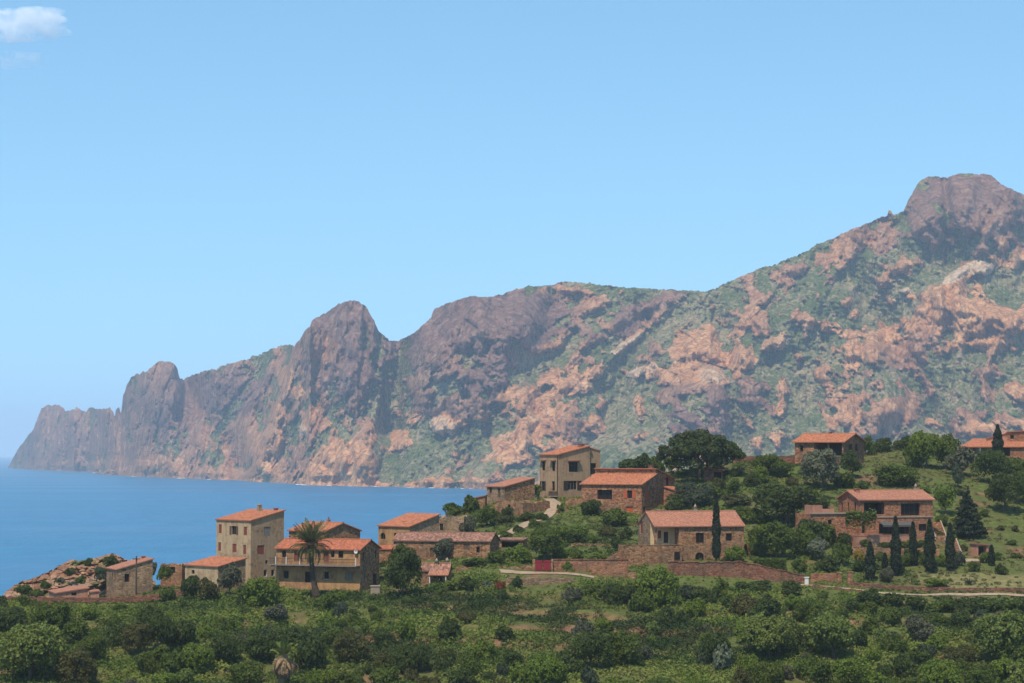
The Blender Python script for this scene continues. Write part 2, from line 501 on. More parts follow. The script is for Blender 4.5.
    by = Yw[-1] + bt * np.maximum(zt, 10) * 2.2 + fbm(pxs[None, :] * 0.03 + bt * 0, bt * 4 + 0 * pxs[None, :], bt * 0 + 0 * pxs[None, :], 3, 3) * 60 * bt
    bx = X[-1] * by / Yw[-1]
    bz = zt * (1 - bt ** 0.9) - bt * 10
    ux = X[0][None], Yw[0][None] - 5, Z[0][None] * 0 - 12
    X = np.vstack([ux[0], X, bx])
    Yw = np.vstack([ux[1], Yw, by])
    Z = np.vstack([ux[2], Z, bz])
    def pad(a, e=0.5):
        return np.vstack([a[:1], a, np.repeat(a[-1:], nb - 1, 0)])
    Vv = np.stack([X, Yw, Z], -1).reshape(-1, 3)
    # ------- material
    t = NT('mountain_slopes')
    p = t.pos()
    rk_ = t.attr('rock')
    hu_ = t.attr('hue')
    nf = t.noise(p, 0.05, 6, 0.7)
    nm = t.noise(p, 0.012, 4, 0.6)
    nx = t.noise(p, 0.21, 4, 0.7)
    vo = t.n('TexVoronoi', {'Vector': p, 'Scale': 0.13})
    vo2 = t.n('TexVoronoi', {'Vector': p, 'Scale': 0.30})
    # scrub: bushes of several greens over dry ground
    bushc = t.mix(t.mapr(nx, 0.3, 0.7), (0.030, 0.050, 0.012), (0.118, 0.140, 0.036))
    bushc = t.mix(t.mapr(nm, 0.4, 0.62), bushc, (0.09, 0.10, 0.036))
    grd = t.mix(t.mapr(nf, 0.35, 0.65), (0.17, 0.165, 0.075), (0.36, 0.265, 0.155))
    gap = t.math('ADD', t.math('MULTIPLY', vo.outputs['Distance'], 0.6), t.math('MULTIPLY', vo2.outputs['Distance'], 0.55))
    gap = t.math('ADD', gap, t.math('ADD', t.math('MULTIPLY', t.math('SUBTRACT', nf, 0.5), 1.1), t.math('MULTIPLY', t.math('SUBTRACT', nm, 0.47), 1.3)))
    veg = t.mix(t.mapr(gap, 0.52, 0.88, 0, 0.9), bushc, grd)
    stretch = t.n('VectorMath', {0: p, 1: (1, 1, 0.4)}, operation='MULTIPLY').outputs[0]
    nr_ = t.noise(stretch, 0.06, 8, 0.75)
    crk = t.n('TexVoronoi', {'Vector': t.n('VectorMath', {0: stretch, 1: t.n('TexNoise', {'Vector': p, 'Scale': 0.05, 'Detail': 3}).outputs[1]}, operation='ADD').outputs[0], 'Scale': 0.07}, feature='DISTANCE_TO_EDGE').outputs[0]
    grey = t.ramp(nr_, [(0.32, (0.095, 0.05, 0.037)), (0.5, (0.215, 0.12, 0.088)), (0.68, (0.38, 0.24, 0.175))])
    pink = t.ramp(nr_, [(0.32, (0.31, 0.125, 0.052)), (0.5, (0.56, 0.275, 0.120)), (0.68, (0.74, 0.45, 0.225))])
    tan = t.ramp(nr_, [(0.32, (0.38, 0.25, 0.15)), (0.5, (0.60, 0.43, 0.27)), (0.68, (0.72, 0.56, 0.38))])
    rc = t.mix(t.mapr(hu_, 0.1, 0.95), grey, pink)
    rc = t.mix(t.mapr(hu_, 1.15, 1.7), rc, tan)
    rc = t.mix(t.mapr(crk, 0.0, 0.10, 0.55, 0.0), rc, (0.07, 0.05, 0.04))
    fine = t.mapr(t.math('ADD', rk_, t.math('ADD', t.math('MULTIPLY', t.math('SUBTRACT', nf, 0.5), 2.2), t.math('MULTIPLY', t.math('SUBTRACT', nx, 0.5), 1.6))), 0.35, 0.65)
    c = t.mix(fine, veg, rc)
    hgt = t.math('ADD', t.math('MULTIPLY', t.math('MULTIPLY', nr_, fine), 1.5), t.math('SUBTRACT', t.math('MULTIPLY', nx, 0.25), t.math('MULTIPLY', vo2.outputs['Distance'], 0.35)))
    m = t.finish(c, 0.95, hgt, 6.0, 0.8, 0.05)
    at_ = {'rock': pad(mask), 'hue': pad(hue)}
    me = mesh_np('mountains', Vv, grid_faces(nr + nb, nc)[:, ::-1], [m], True, at_)
    o = obj('mountains', me)
    tag(o, 'hazy red rock mountains with green scrub rising from the sea', 'mountain', kind='structure')
    return float(Vv[:, 2].max())
MTOP = make_mountain()

# ------------------------------------------------------------------ haze
def make_haze(dens):
    m = bpy.data.materials.new('haze_air')
    m.use_nodes = True
    nt = m.node_tree
    nt.nodes.clear()
    o_ = nt.nodes.new('ShaderNodeOutputMaterial')
    pv = nt.nodes.new('ShaderNodeVolumePrincipled')
    pv.inputs['Color'].default_value = (0.72, 0.86, 1.0, 1)
    pv.inputs['Density'].default_value = dens
    pv.inputs['Anisotropy'].default_value = 0.0
    nt.links.new(pv.outputs[0], o_.inputs['Volume'])
    zb, zt = HAZE_BOTTOM, MTOP + 20
    x = 27000
    V = [(a, b, c) for c in (zb, zt) for b in (-x, x) for a in (-x, x)]
    me = bpy.data.meshes.new('haze')
    me.from_pydata(V, [], [(0, 2, 3, 1), (4, 5, 7, 6), (0, 1, 5, 4), (1, 3, 7, 5), (3, 2, 6, 7), (2, 0, 4, 6)])
    me.materials.append(m)
    tag(obj('haze', me), 'thin pale sea haze hanging in the air', 'haze', kind='stuff')
HAZE_BOTTOM = -42.0
make_haze(9.5e-5)

# ------------------------------------------------------------------ the small cloud at upper left
def make_cloud(name, label, px, py, w, h, Y, dens, seed, n):
    import bmesh
    m = bpy.data.materials.new(name + '_vapour')
    m.use_nodes = True
    nt = m.node_tree
    nt.nodes.clear()
    o_ = nt.nodes.new('ShaderNodeOutputMaterial')
    pv = nt.nodes.new('ShaderNodeVolumePrincipled')
    pv.inputs['Color'].default_value = (1, 1, 1, 1)
    pv.inputs['Anisotropy'].default_value = -0.3
    tc = nt.nodes.new('ShaderNodeTexCoord')
    nz = nt.nodes.new('ShaderNodeTexNoise')
    nz.inputs['Scale'].default_value = 0.022
    nz.inputs['Detail'].default_value = 4
    mr = nt.nodes.new('ShaderNodeMapRange')
    mr.inputs[1].default_value = 0.42
    mr.inputs[2].default_value = 0.72
    mr.inputs[4].default_value = dens
    nt.links.new(tc.outputs['Object'], nz.inputs['Vector'])
    nt.links.new(nz.outputs[0], mr.inputs[0])
    nt.links.new(mr.outputs[0], pv.inputs['Density'])
    nt.links.new(pv.outputs[0], o_.inputs['Volume'])
    s = Y / F
    rr = random.Random(seed)
    bm = bmesh.new()
    bmesh.ops.create_icosphere(bm, subdivisions=4, radius=1.0)
    A = np.array([v.co for v in bm.verts])
    k = 1 + fbm(A[:, 0] * 1.5, A[:, 1] * 1.5, A[:, 2] * 1.5, 3, seed) * .5
    for v, q in zip(bm.verts, k):
        v.co = (v.co.x * q * w * s / 2, v.co.y * q * h * s, v.co.z * q * h * s / 2)
    me = bpy.data.meshes.new(name)
    bm.to_mesh(me)
    bm.free()
    me.materials.append(m)
    o = obj(name, me, None, at(px, py, Y))
    tag(o, label, 'cloud', kind='stuff')
make_cloud('cloud', 'soft white cloud in the upper left of the sky', 20, 24, 96, 32, 8000, 0.034, 4, 6)
make_cloud('cloud', 'faint wisp of cloud below the white cloud', 18, 60, 60, 18, 8000, 0.010, 7, 4)
# ------------------------------------------------------------------ near hillside
# sight points read off the photograph: pixel and depth of bare ground
CTRL = [
    (0, 700, 278), (250, 700, 278), (512, 700, 278), (770, 700, 278), (1024, 700, 278),
    (0, 683, 288), (250, 683, 288), (512, 683, 288), (770, 683, 290), (1024, 683, 290),
    (0, 650, 306), (250, 650, 306), (512, 650, 306), (770, 650, 307), (1024, 650, 308),
    (0, 622, 324), (250, 622, 322), (512, 622, 322), (770, 622, 322), (1024, 622, 324),
    (0, 604, 342), (130, 604, 346), (250, 606, 336), (400, 604, 334), (512, 602, 334), (640, 602, 334), (770, 602, 334), (900, 604, 334), (1024, 604, 335),
    (0, 605, 352), (70, 605, 354), (150, 602, 355), (130, 596, 362), (215, 588, 360), (250, 591, 364), (320, 592, 348), (276, 588, 352), (360, 592, 347), (378, 588, 352), (402, 598, 340),
    (410, 558, 375), (450, 557.5, 360), (490, 557, 358), (398, 562, 362), (435, 588, 345), (470, 577, 346), (500, 590, 339), (540, 590, 340), (600, 585, 342),
    (545, 572, 352), (590, 574, 351), (570, 577, 345), (510, 565, 358),
    (500, 540, 374), (530, 523, 390), (551, 515, 402), (556, 504, 412), (523, 515, 402), (500, 514, 404), (470, 512, 408), (505, 502, 412), (558, 497, 418), (545, 498, 422), (590, 499, 420),
    (641, 516, 400), (600, 506, 402), (582, 503, 405), (665, 505, 404), (620, 533, 385), (590, 545, 372), (610, 552, 366), (560, 545, 374), (640, 525, 392),
    (654, 563, 362), (700, 564.5, 358), (680, 564.5, 358), (725, 564.5, 358), (700, 563, 361.5), (744, 563, 362), (625, 560, 363), (700, 578, 353), (740, 578, 354), (790, 584, 350), (640, 578, 352),
    (668, 505, 409), (680, 504, 408), (655, 511, 404), (690, 502, 408), (700, 481, 421), (724, 482, 420), (720, 503, 402), (760, 500, 400), (760, 464, 437), (790, 466, 437), (740, 463, 440), (780, 525, 385), (800, 560, 364), (770, 568, 360), (750, 540, 378),
    (843, 464, 432), (800, 466, 432), (864, 464, 438), (825, 489, 412), (860, 487, 414), (900, 487, 414), (860, 540, 375), (933, 540, 378), (845, 548, 374), (900, 548, 371),
    (880, 452, 455), (905, 450, 462), (930, 470, 432), (960, 472, 434), (1010, 462, 448), (1060, 465, 448), (940, 515, 395), (957, 488, 415), (1000, 512, 400), (1024, 515, 400), (1000, 485, 422),
    (968, 538, 384), (1000, 540, 382), (1024, 545, 380), (977, 557, 371), (1000, 565, 364), (1024, 570, 362), (890, 578, 355), (950, 575, 357), (850, 583, 351), (930, 584, 350), (1024, 586, 350),
    (830, 580, 353), (848, 588, 346), (925, 595, 342), (1024, 596, 342), (1060, 600, 342), (809, 584, 348), (1060, 545, 384), (1060, 500, 415),
    (-30, 600, 350), (-60, 640, 320), (-60, 700, 278), (1090, 650, 308), (1090, 700, 280),
    (20, 604, 372), (60, 602, 380), (100, 600, 384), (140, 592, 378), (40, 603, 362), (90, 602, 366), (-10, 606, 372), (190, 582, 374)]
WPTS = [  # world points: the rest of the land, out of sight
    (0, 0, 37), (-60, 0, 35), (60, 0, 37), (0, 60, 24), (-60, 60, 22), (60, 60, 24), (0, 140, 10), (-70, 140, 9), (70, 140, 10), (0, 210, 7), (-80, 210, 6), (80, 210, 7), (-160, 100, 12), (160, 100, 20), (160, 220, 14), (-160, 220, 4),
    (-110, 330, 4), (-120, 380, -4), (-98, 372, 3), (-84, 404, 6), (-66, 412, 8), (-45, 408, 8), (-100, 430, -12), (-60, 440, -12), (-20, 440, -10), (-30, 420, 8), (-15, 428, 16), (-8, 470, -8), (5, 450, 24), (15, 480, 8), (0, 520, -14), (40, 520, 2), (60, 500, 24), (90, 520, 26), (110, 500, 36),
    (40, 570, -14), (100, 600, -8), (150, 520, 30), (170, 600, -4), (170, 430, 38), (160, 340, 20), (-100, 560, -25), (0, 640, -25), (100, 700, -25), (200, 700, -25), (-200, 700, -25), (-200, 400, -20), (-190, 300, -6), (220, 300, 24), (220, 450, 36), (25, 455, 32), (40, 450, 34), (62, 462, 38)]

def fit_terrain():
    P = [at(*c) for c in CTRL] + list(WPTS)
    P = np.array(P)
    eps, lam = 6.0, 0.4
    d = np.sqrt(((P[:, None, :2] - P[None, :, :2]) ** 2).sum(-1) + eps ** 2)
    n = len(P)
    A = np.zeros((n + 3, n + 3))
    A[:n, :n] = -d + np.eye(n) * -lam * -1
    A[:n, n] = A[n, :n] = 1
    A[:n, n + 1:] = P[:, :2] / 100
    A[n + 1:, :n] = P[:, :2].T / 100
    b = np.concatenate([P[:, 2], np.zeros(3)])
    w = np.linalg.solve(A, b)
    def f(x, y):
        out = np.zeros(x.shape)
        for k in range(n):
            out -= w[k] * np.sqrt((x - P[k, 0]) ** 2 + (y - P[k, 1]) ** 2 + eps ** 2)
        return out + w[n] + w[n + 1] * x / 100 + w[n + 2] * y / 100
    return f

GX0, GX1, GY0, GY1 = -230.0, 250.0, -20.0, 700.0
gxs = np.concatenate([np.arange(GX0, -130, 5.0), np.arange(-130, 150, 1.0), np.arange(150, GX1 + 1, 5.0)])
gys = np.concatenate([np.arange(GY0, 250, 4.0), np.arange(250, 480, 0.8), np.arange(480, GY1 + 1, 5.0)])
_f = fit_terrain()
GXX, GYY = np.meshgrid(gxs, gys)
TZ = _f(GXX, GYY)
fore = sstep(250, 262, GYY) * (1 - sstep(332, 342, GYY))
TZ = TZ + fbm(GXX / 26, GYY / 26, 0 * GXX, 3, 61) * 0.9 * fore + fbm(GXX / 5, GYY / 5, 0 * GXX, 3, 62) * 0.22
# old field terraces in the foreground slope
st_ = 2.1
ph = TZ / st_ + fbm(GXX / 40, GYY / 40, 0 * GXX + 3, 2, 63) * 0.8
fr_ = ph - np.floor(ph)
TZ = TZ + fore * (sstep(0.55, 0.95, fr_) - fr_) * st_ * 0.55

def tz(x, y):
    x = np.asarray(x, dtype=float)
    y = np.asarray(y, dtype=float)
    i = np.clip(np.searchsorted(gxs, x) - 1, 0, len(gxs) - 2)
    j = np.clip(np.searchsorted(gys, y) - 1, 0, len(gys) - 2)
    u = (x - gxs[i]) / (gxs[i + 1] - gxs[i])
    v = (y - gys[j]) / (gys[j + 1] - gys[j])
    return (TZ[j, i] * (1 - u) * (1 - v) + TZ[j, i + 1] * u * (1 - v) + TZ[j + 1, i] * (1 - u) * v + TZ[j + 1, i + 1] * u * v)

def ground(px, py, ya=255.0, yb=520.0):
    """where the sight line of a pixel first meets the hillside"""
    Ys = np.arange(ya, yb, 0.25)
    x, y, z = at(px, py, Ys)
    hit = np.nonzero(z <= tz(x, y))[0]
    k = hit[0] if len(hit) else int(np.argmin(z - tz(x, y)))
    return float(x[k]), float(Ys[k]), float(tz(x[k], Ys[k]))

def make_terrain():
    nr, nc = GXX.shape
    V = np.stack([GXX, GYY, TZ], -1).reshape(-1, 3)
    gy_, gx_ = np.gradient(TZ, gys, gxs)
    slope = np.hypot(gx_, gy_)
    dry = sstep(95, 130, GXX - (GYY - 380) * 0.1) * sstep(345, 352, GYY) * 0.95
    dry = np.maximum(dry, sstep(60, 66, GXX) * sstep(343, 347, GYY) * (1 - sstep(356, 360, GYY)) * 1.0)
    shore = 1 - sstep(2, 9, TZ)
    t = NT('hillside_ground')
    p = t.pos()
    n1 = t.noise(p, 0.09, 5, 0.65)
    n2 = t.noise(p, 0.9, 4, 0.7)
    n3 = t.noise(p, 0.03, 3, 0.5)
    g = t.ramp(n2, [(0.3, (0.036, 0.052, 0.013)), (0.5, (0.082, 0.108, 0.024)), (0.7, (0.14, 0.155, 0.042))])
    g = t.mix(t.mapr(n1, 0.35, 0.65, 0, 0.8), g, (0.085, 0.085, 0.032))
    soil = t.ramp(n2, [(0.3, (0.11, 0.052, 0.03)), (0.5, (0.19, 0.095, 0.055)), (0.7, (0.28, 0.17, 0.10))])
    dryg = t.ramp(n2, [(0.3, (0.10, 0.105, 0.035)), (0.5, (0.17, 0.155, 0.062)), (0.7, (0.25, 0.205, 0.10))])
    g = t.mix(t.math('MULTIPLY', t.attr('dry'), t.mapr(n1, 0.2, 0.5)), g, dryg)
    s = t.math('ADD', t.mapr(t.attr('slope'), 0.32, 0.7), t.mapr(n1, 0.56, 0.70))
    c = t.mix(t.math('MINIMUM', s, 0.95), g, soil)
    rk = t.mix(n2, (0.22, 0.12, 0.08), (0.42, 0.25, 0.17))
    c = t.mix(t.attr('shore'), c, rk)
    m = t.finish(c, 0.95, t.math('ADD', n2, n1), 0.3, 0.8, 0.05)
    me = mesh_np('hillside_terrain', V, grid_faces(nr, nc), [m], True,
                 {'slope': slope, 'dry': dry, 'shore': shore})
    tag(obj('hillside_terrain', me), 'green terraced hillside with grass and red earth', 'hillside', kind='structure')
make_terrain()

# ------------------------------------------------------------------ building materials
def stone(name, cols, mortar, scale=2.4, stain=(0.10, 0.085, 0.06), rough_mix=0.5):
    t = NT(name)
    p = t.obj()
    warp = t.n('VectorMath', {0: p, 1: t.n('VectorMath', {0: t.n('TexNoise', {'Vector': p, 'Scale': 1.2, 'Detail': 2}).outputs[1], 1: (0.25, 0.25, 0.25)}, operation='MULTIPLY').outputs[0]}, operation='ADD').outputs[0]
    sq = t.n('VectorMath', {0: warp, 1: (1, 1, 1.5)}, operation='MULTIPLY').outputs[0]
    vo = t.n('TexVoronoi', {'Vector': sq, 'Scale': scale})
    ed = t.n('TexVoronoi', {'Vector': sq, 'Scale': scale}, feature='DISTANCE_TO_EDGE').outputs[0]
    r = t.n('SeparateColor', {0: vo.outputs['Color']}).outputs[0]
    c = t.ramp(r, [(0.05, cols[0]), (0.5, cols[1]), (0.95, cols[2])])
    nn = t.noise(p, 7.0, 4, 0.7)
    c = t.mix(0.35, c, t.mix(nn, (0.08, 0.05, 0.035), (0.7, 0.5, 0.38)), 'OVERLAY')
    c = t.mix(t.mapr(ed, 0.0, 0.09, 0.75, 0.0), c, mortar)
    big = t.noise(p, 0.35, 4, 0.6)
    c = t.mix(t.mapr(big, 0.45, 0.7, 0, rough_mix), c, stain)
    dn = t.noise(t.n('VectorMath', {0: p, 1: (1.6, 1.6, 0.18)}, operation='MULTIPLY').outputs[0], 1.0, 4, 0.6)
    c = t.mix(t.mapr(dn, 0.52, 0.72, 0, 0.35), c, tuple(x * 0.5 for x in stain))
    return t.finish(c, 0.93, t.math('ADD', t.mapr(ed, 0, 0.15), t.math('MULTIPLY', nn, 0.5)), 0.06, 0.9, 0.1)

def plaster(name, base, dark, stone_c, amount=0.4):
    t = NT(name)
    p = t.obj()
    n1 = t.noise(p, 0.5, 5, 0.7)
    n2 = t.noise(p, 3.0, 4, 0.7)
    drip = t.noise(t.n('VectorMath', {0: p, 1: (1.8, 1.8, 0.22)}, operation='MULTIPLY').outputs[0], 1.0, 4, 0.65)
    c = t.mix(t.mapr(n2, 0.3, 0.7), tuple(x * 0.85 for x in base), tuple(x * 1.1 for x in base))
    c = t.mix(t.mapr(drip, 0.45, 0.7, 0, 0.6), c, dark)
    vo = t.n('TexVoronoi', {'Vector': p, 'Scale': 2.6})
    sc = t.mix(t.n('SeparateColor', {0: vo.outputs['Color']}).outputs[0], tuple(x * 0.6 for x in stone_c), tuple(x * 1.25 for x in stone_c))
    c = t.mix(t.mapr(n1, 0.62 - amount * 0.3, 0.70 - amount * 0.3, 0, 0.75), c, sc)
    return t.finish(c, 0.92, t.math('ADD', n2, n1), 0.05, 0.6, 0.1)

def roof_mat(name, base, var=0.35, age=(0.16, 0.10, 0.075), amount=0.35):
    """rows of canal tiles: u runs along the eave, v up the slope, in metres"""
    t = NT(name)
    uv = t.n('TexCoord').outputs['UV']
    br = t.n('TexBrick', {'Vector': uv, 'Color1': (0, 0, 0, 1), 'Color2': (1, 1, 1, 1), 'Mortar': (0.5, 0.5, 0.5, 1), 'Scale': 1.0,
                          'Mortar Size': 0.0, 'Bias': 0.0, 'Brick Width': 0.24, 'Row Height': 0.38}, offset=0.0)
    f = t.n('SeparateColor', {0: br.outputs[0]}).outputs[0]
    c = t.mix(f, tuple(x * (1 - var) for x in base), tuple(min(1, x * (1 + var)) for x in base))
    n1 = t.noise(t.obj(), 0.6, 5, 0.7)
    n2 = t.noise(t.obj(), 2.5, 4, 0.7)
    c = t.mix(t.mapr(n1, 0.42, 0.66, 0, amount), c, age)
    c = t.mix(t.mapr(n2, 0.55, 0.72, 0, amount), c, (0.50, 0.33, 0.22))
    xs = t.n('SeparateXYZ', {0: uv})
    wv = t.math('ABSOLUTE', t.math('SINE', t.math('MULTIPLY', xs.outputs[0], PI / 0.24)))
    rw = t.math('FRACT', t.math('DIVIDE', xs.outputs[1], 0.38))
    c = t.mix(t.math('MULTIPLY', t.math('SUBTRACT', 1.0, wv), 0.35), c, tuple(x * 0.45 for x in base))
    return t.finish(c, 0.85, t.math('ADD', wv, t.math('MULTIPLY', rw, -0.35)), 0.07, 1.0, 0.15)

M = {}
M['pink_stone'] = stone('pink_rubble_stone', ((0.21, 0.082, 0.044), (0.37, 0.165, 0.088), (0.49, 0.275, 0.155)), (0.37, 0.215, 0.125))
M['brown_stone'] = stone('brown_rubble_stone', ((0.19, 0.09, 0.044), (0.33, 0.172, 0.086), (0.45, 0.275, 0.15)), (0.35, 0.225, 0.13))
M['tan_stone'] = stone('tan_rubble_stone', ((0.22, 0.14, 0.08), (0.33, 0.22, 0.13), (0.44, 0.32, 0.20)), (0.36, 0.27, 0.17))
M['red_stone'] = stone('red_rubble_stone', ((0.15, 0.062, 0.038), (0.24, 0.105, 0.065), (0.32, 0.165, 0.105)), (0.22, 0.13, 0.085))
M['brick_red'] = stone('reddish_wall_stone', ((0.25, 0.105, 0.056), (0.37, 0.17, 0.094), (0.46, 0.24, 0.14)), (0.36, 0.21, 0.125))
M['ochre'] = plaster('ochre_plaster', (0.44, 0.245, 0.105), (0.24, 0.13, 0.065), (0.28, 0.15, 0.08), 0.55)
M['cream'] = plaster('cream_plaster', (0.47, 0.335, 0.195), (0.27, 0.19, 0.115), (0.33, 0.215, 0.13), 0.4)
M['beige'] = plaster('beige_plaster', (0.40, 0.26, 0.15), (0.24, 0.155, 0.09), (0.32, 0.195, 0.11), 0.45)
M['pinkwall'] = plaster('pink_plaster', (0.45, 0.22, 0.14), (0.25, 0.12, 0.08), (0.34, 0.17, 0.11), 0.3)
M['porch'] = plaster('pale_yellow_plaster', (0.62, 0.47, 0.26), (0.45, 0.33, 0.18), (0.5, 0.38, 0.22), 0.1)
M['roof_orange'] = roof_mat('orange_roof_tiles', (0.46, 0.165, 0.08), 0.32, amount=0.22)
M['roof_red'] = roof_mat('red_orange_roof_tiles', (0.43, 0.135, 0.066), 0.30, amount=0.2)
M['roof_pink'] = roof_mat('faded_pink_roof_tiles', (0.41, 0.175, 0.105), 0.24, (0.27, 0.145, 0.10), 0.25)
M['roof_old'] = roof_mat('old_mottled_roof_tiles', (0.31, 0.15, 0.10), 0.6, (0.15, 0.10, 0.075), 0.6)
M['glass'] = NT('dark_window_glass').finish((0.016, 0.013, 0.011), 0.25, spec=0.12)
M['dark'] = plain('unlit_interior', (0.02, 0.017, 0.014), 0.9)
M['wood_red'] = plain('red_brown_painted_wood', (0.21, 0.055, 0.032), 0.7, 0.25)
M['wood_orange'] = plain('orange_painted_wood', (0.42, 0.09, 0.035), 0.7, 0.2)
M['wood_brown'] = plain('weathered_brown_wood', (0.115, 0.07, 0.045), 0.8, 0.3)
M['wood_grey'] = plain('grey_weathered_wood', (0.20, 0.17, 0.145), 0.8, 0.25)
M['wood_dark'] = plain('dark_stained_wood', (0.04, 0.028, 0.022), 0.7, 0.3)
M['white'] = plain('white_painted_wood', (0.62, 0.58, 0.52), 0.7, 0.1)
M['metal'] = plain('dark_iron', (0.03, 0.028, 0.027), 0.5, 0.2)
M['concrete'] = plain('pale_concrete', (0.30, 0.235, 0.17), 0.9, 0.25, 1.5)
M['grey_cloth'] = plain('grey_awning_cloth', (0.085, 0.08, 0.075), 0.85, 0.08)
M['gate_red'] = plain('dark_red_painted_metal', (0.22, 0.022, 0.028), 0.5, 0.15)

# ------------------------------------------------------------------ building kit
def pyd(name, V, Fs, mat, parent=None, smooth=False, uv=None):
    me = bpy.data.meshes.new(name)
    me.from_pydata(V, [], Fs)
    mats = mat if isinstance(mat, list) else [mat]
    for mm in mats:
        me.materials.append(mm)
    if uv:
        l = me.uv_layers.new(name='UVMap')
        l.data.foreach_set('uv', np.array(uv, dtype=np.float32).ravel())
    if smooth:
        me.polygons.foreach_set('use_smooth', [True] * len(Fs))
    me.update()
    return obj(name, me, parent)

BOXF = [(0, 3, 2, 1), (4, 5, 6, 7), (0, 1, 5, 4), (1, 2, 6, 5), (2, 3, 7, 6), (3, 0, 4, 7)]

def boxes(name, lst, mat, parent=None):
    """one mesh of boxes: each (origin, U, V, N) edges from a corner"""
    V, Fs = [], []
    for o, a, b, c in lst:
        o, a, b, c = map(Vector, (o, a, b, c))
        k = len(V)
        V += [o, o + a, o + a + b, o + b, o + c, o + a + c, o + a + b + c, o + b + c]
        Fs += [tuple(i + k for i in f) for f in BOXF]
    return pyd(name, [tuple(v) for v in V], Fs, mat, parent)

def abox(x0, x1, y0, y1, z0, z1):
    return ((x0, y0, z0), (x1 - x0, 0, 0), (0, y1 - y0, 0), (0, 0, z1 - z0))

def clip_top(poly, x0, t0, x1, t1):
    """keep the part of a (u, z) polygon under the line (x0,t0)-(x1,t1)"""
    def side(p):
        return t0 + (t1 - t0) * (p[0] - x0) / (x1 - x0) - p[1]
    out = []
    for i in range(len(poly)):
        a, b = poly[i], poly[(i + 1) % len(poly)]
        sa, sb = side(a), side(b)
        if sa >= -1e-6:
            out.append(a)
        if (sa > 1e-6 and sb < -1e-6) or (sa < -1e-6 and sb > 1e-6):
            q = sa / (sa - sb)
            out.append((a[0] + (b[0] - a[0]) * q, a[1] + (b[1] - a[1]) * q))
    return out

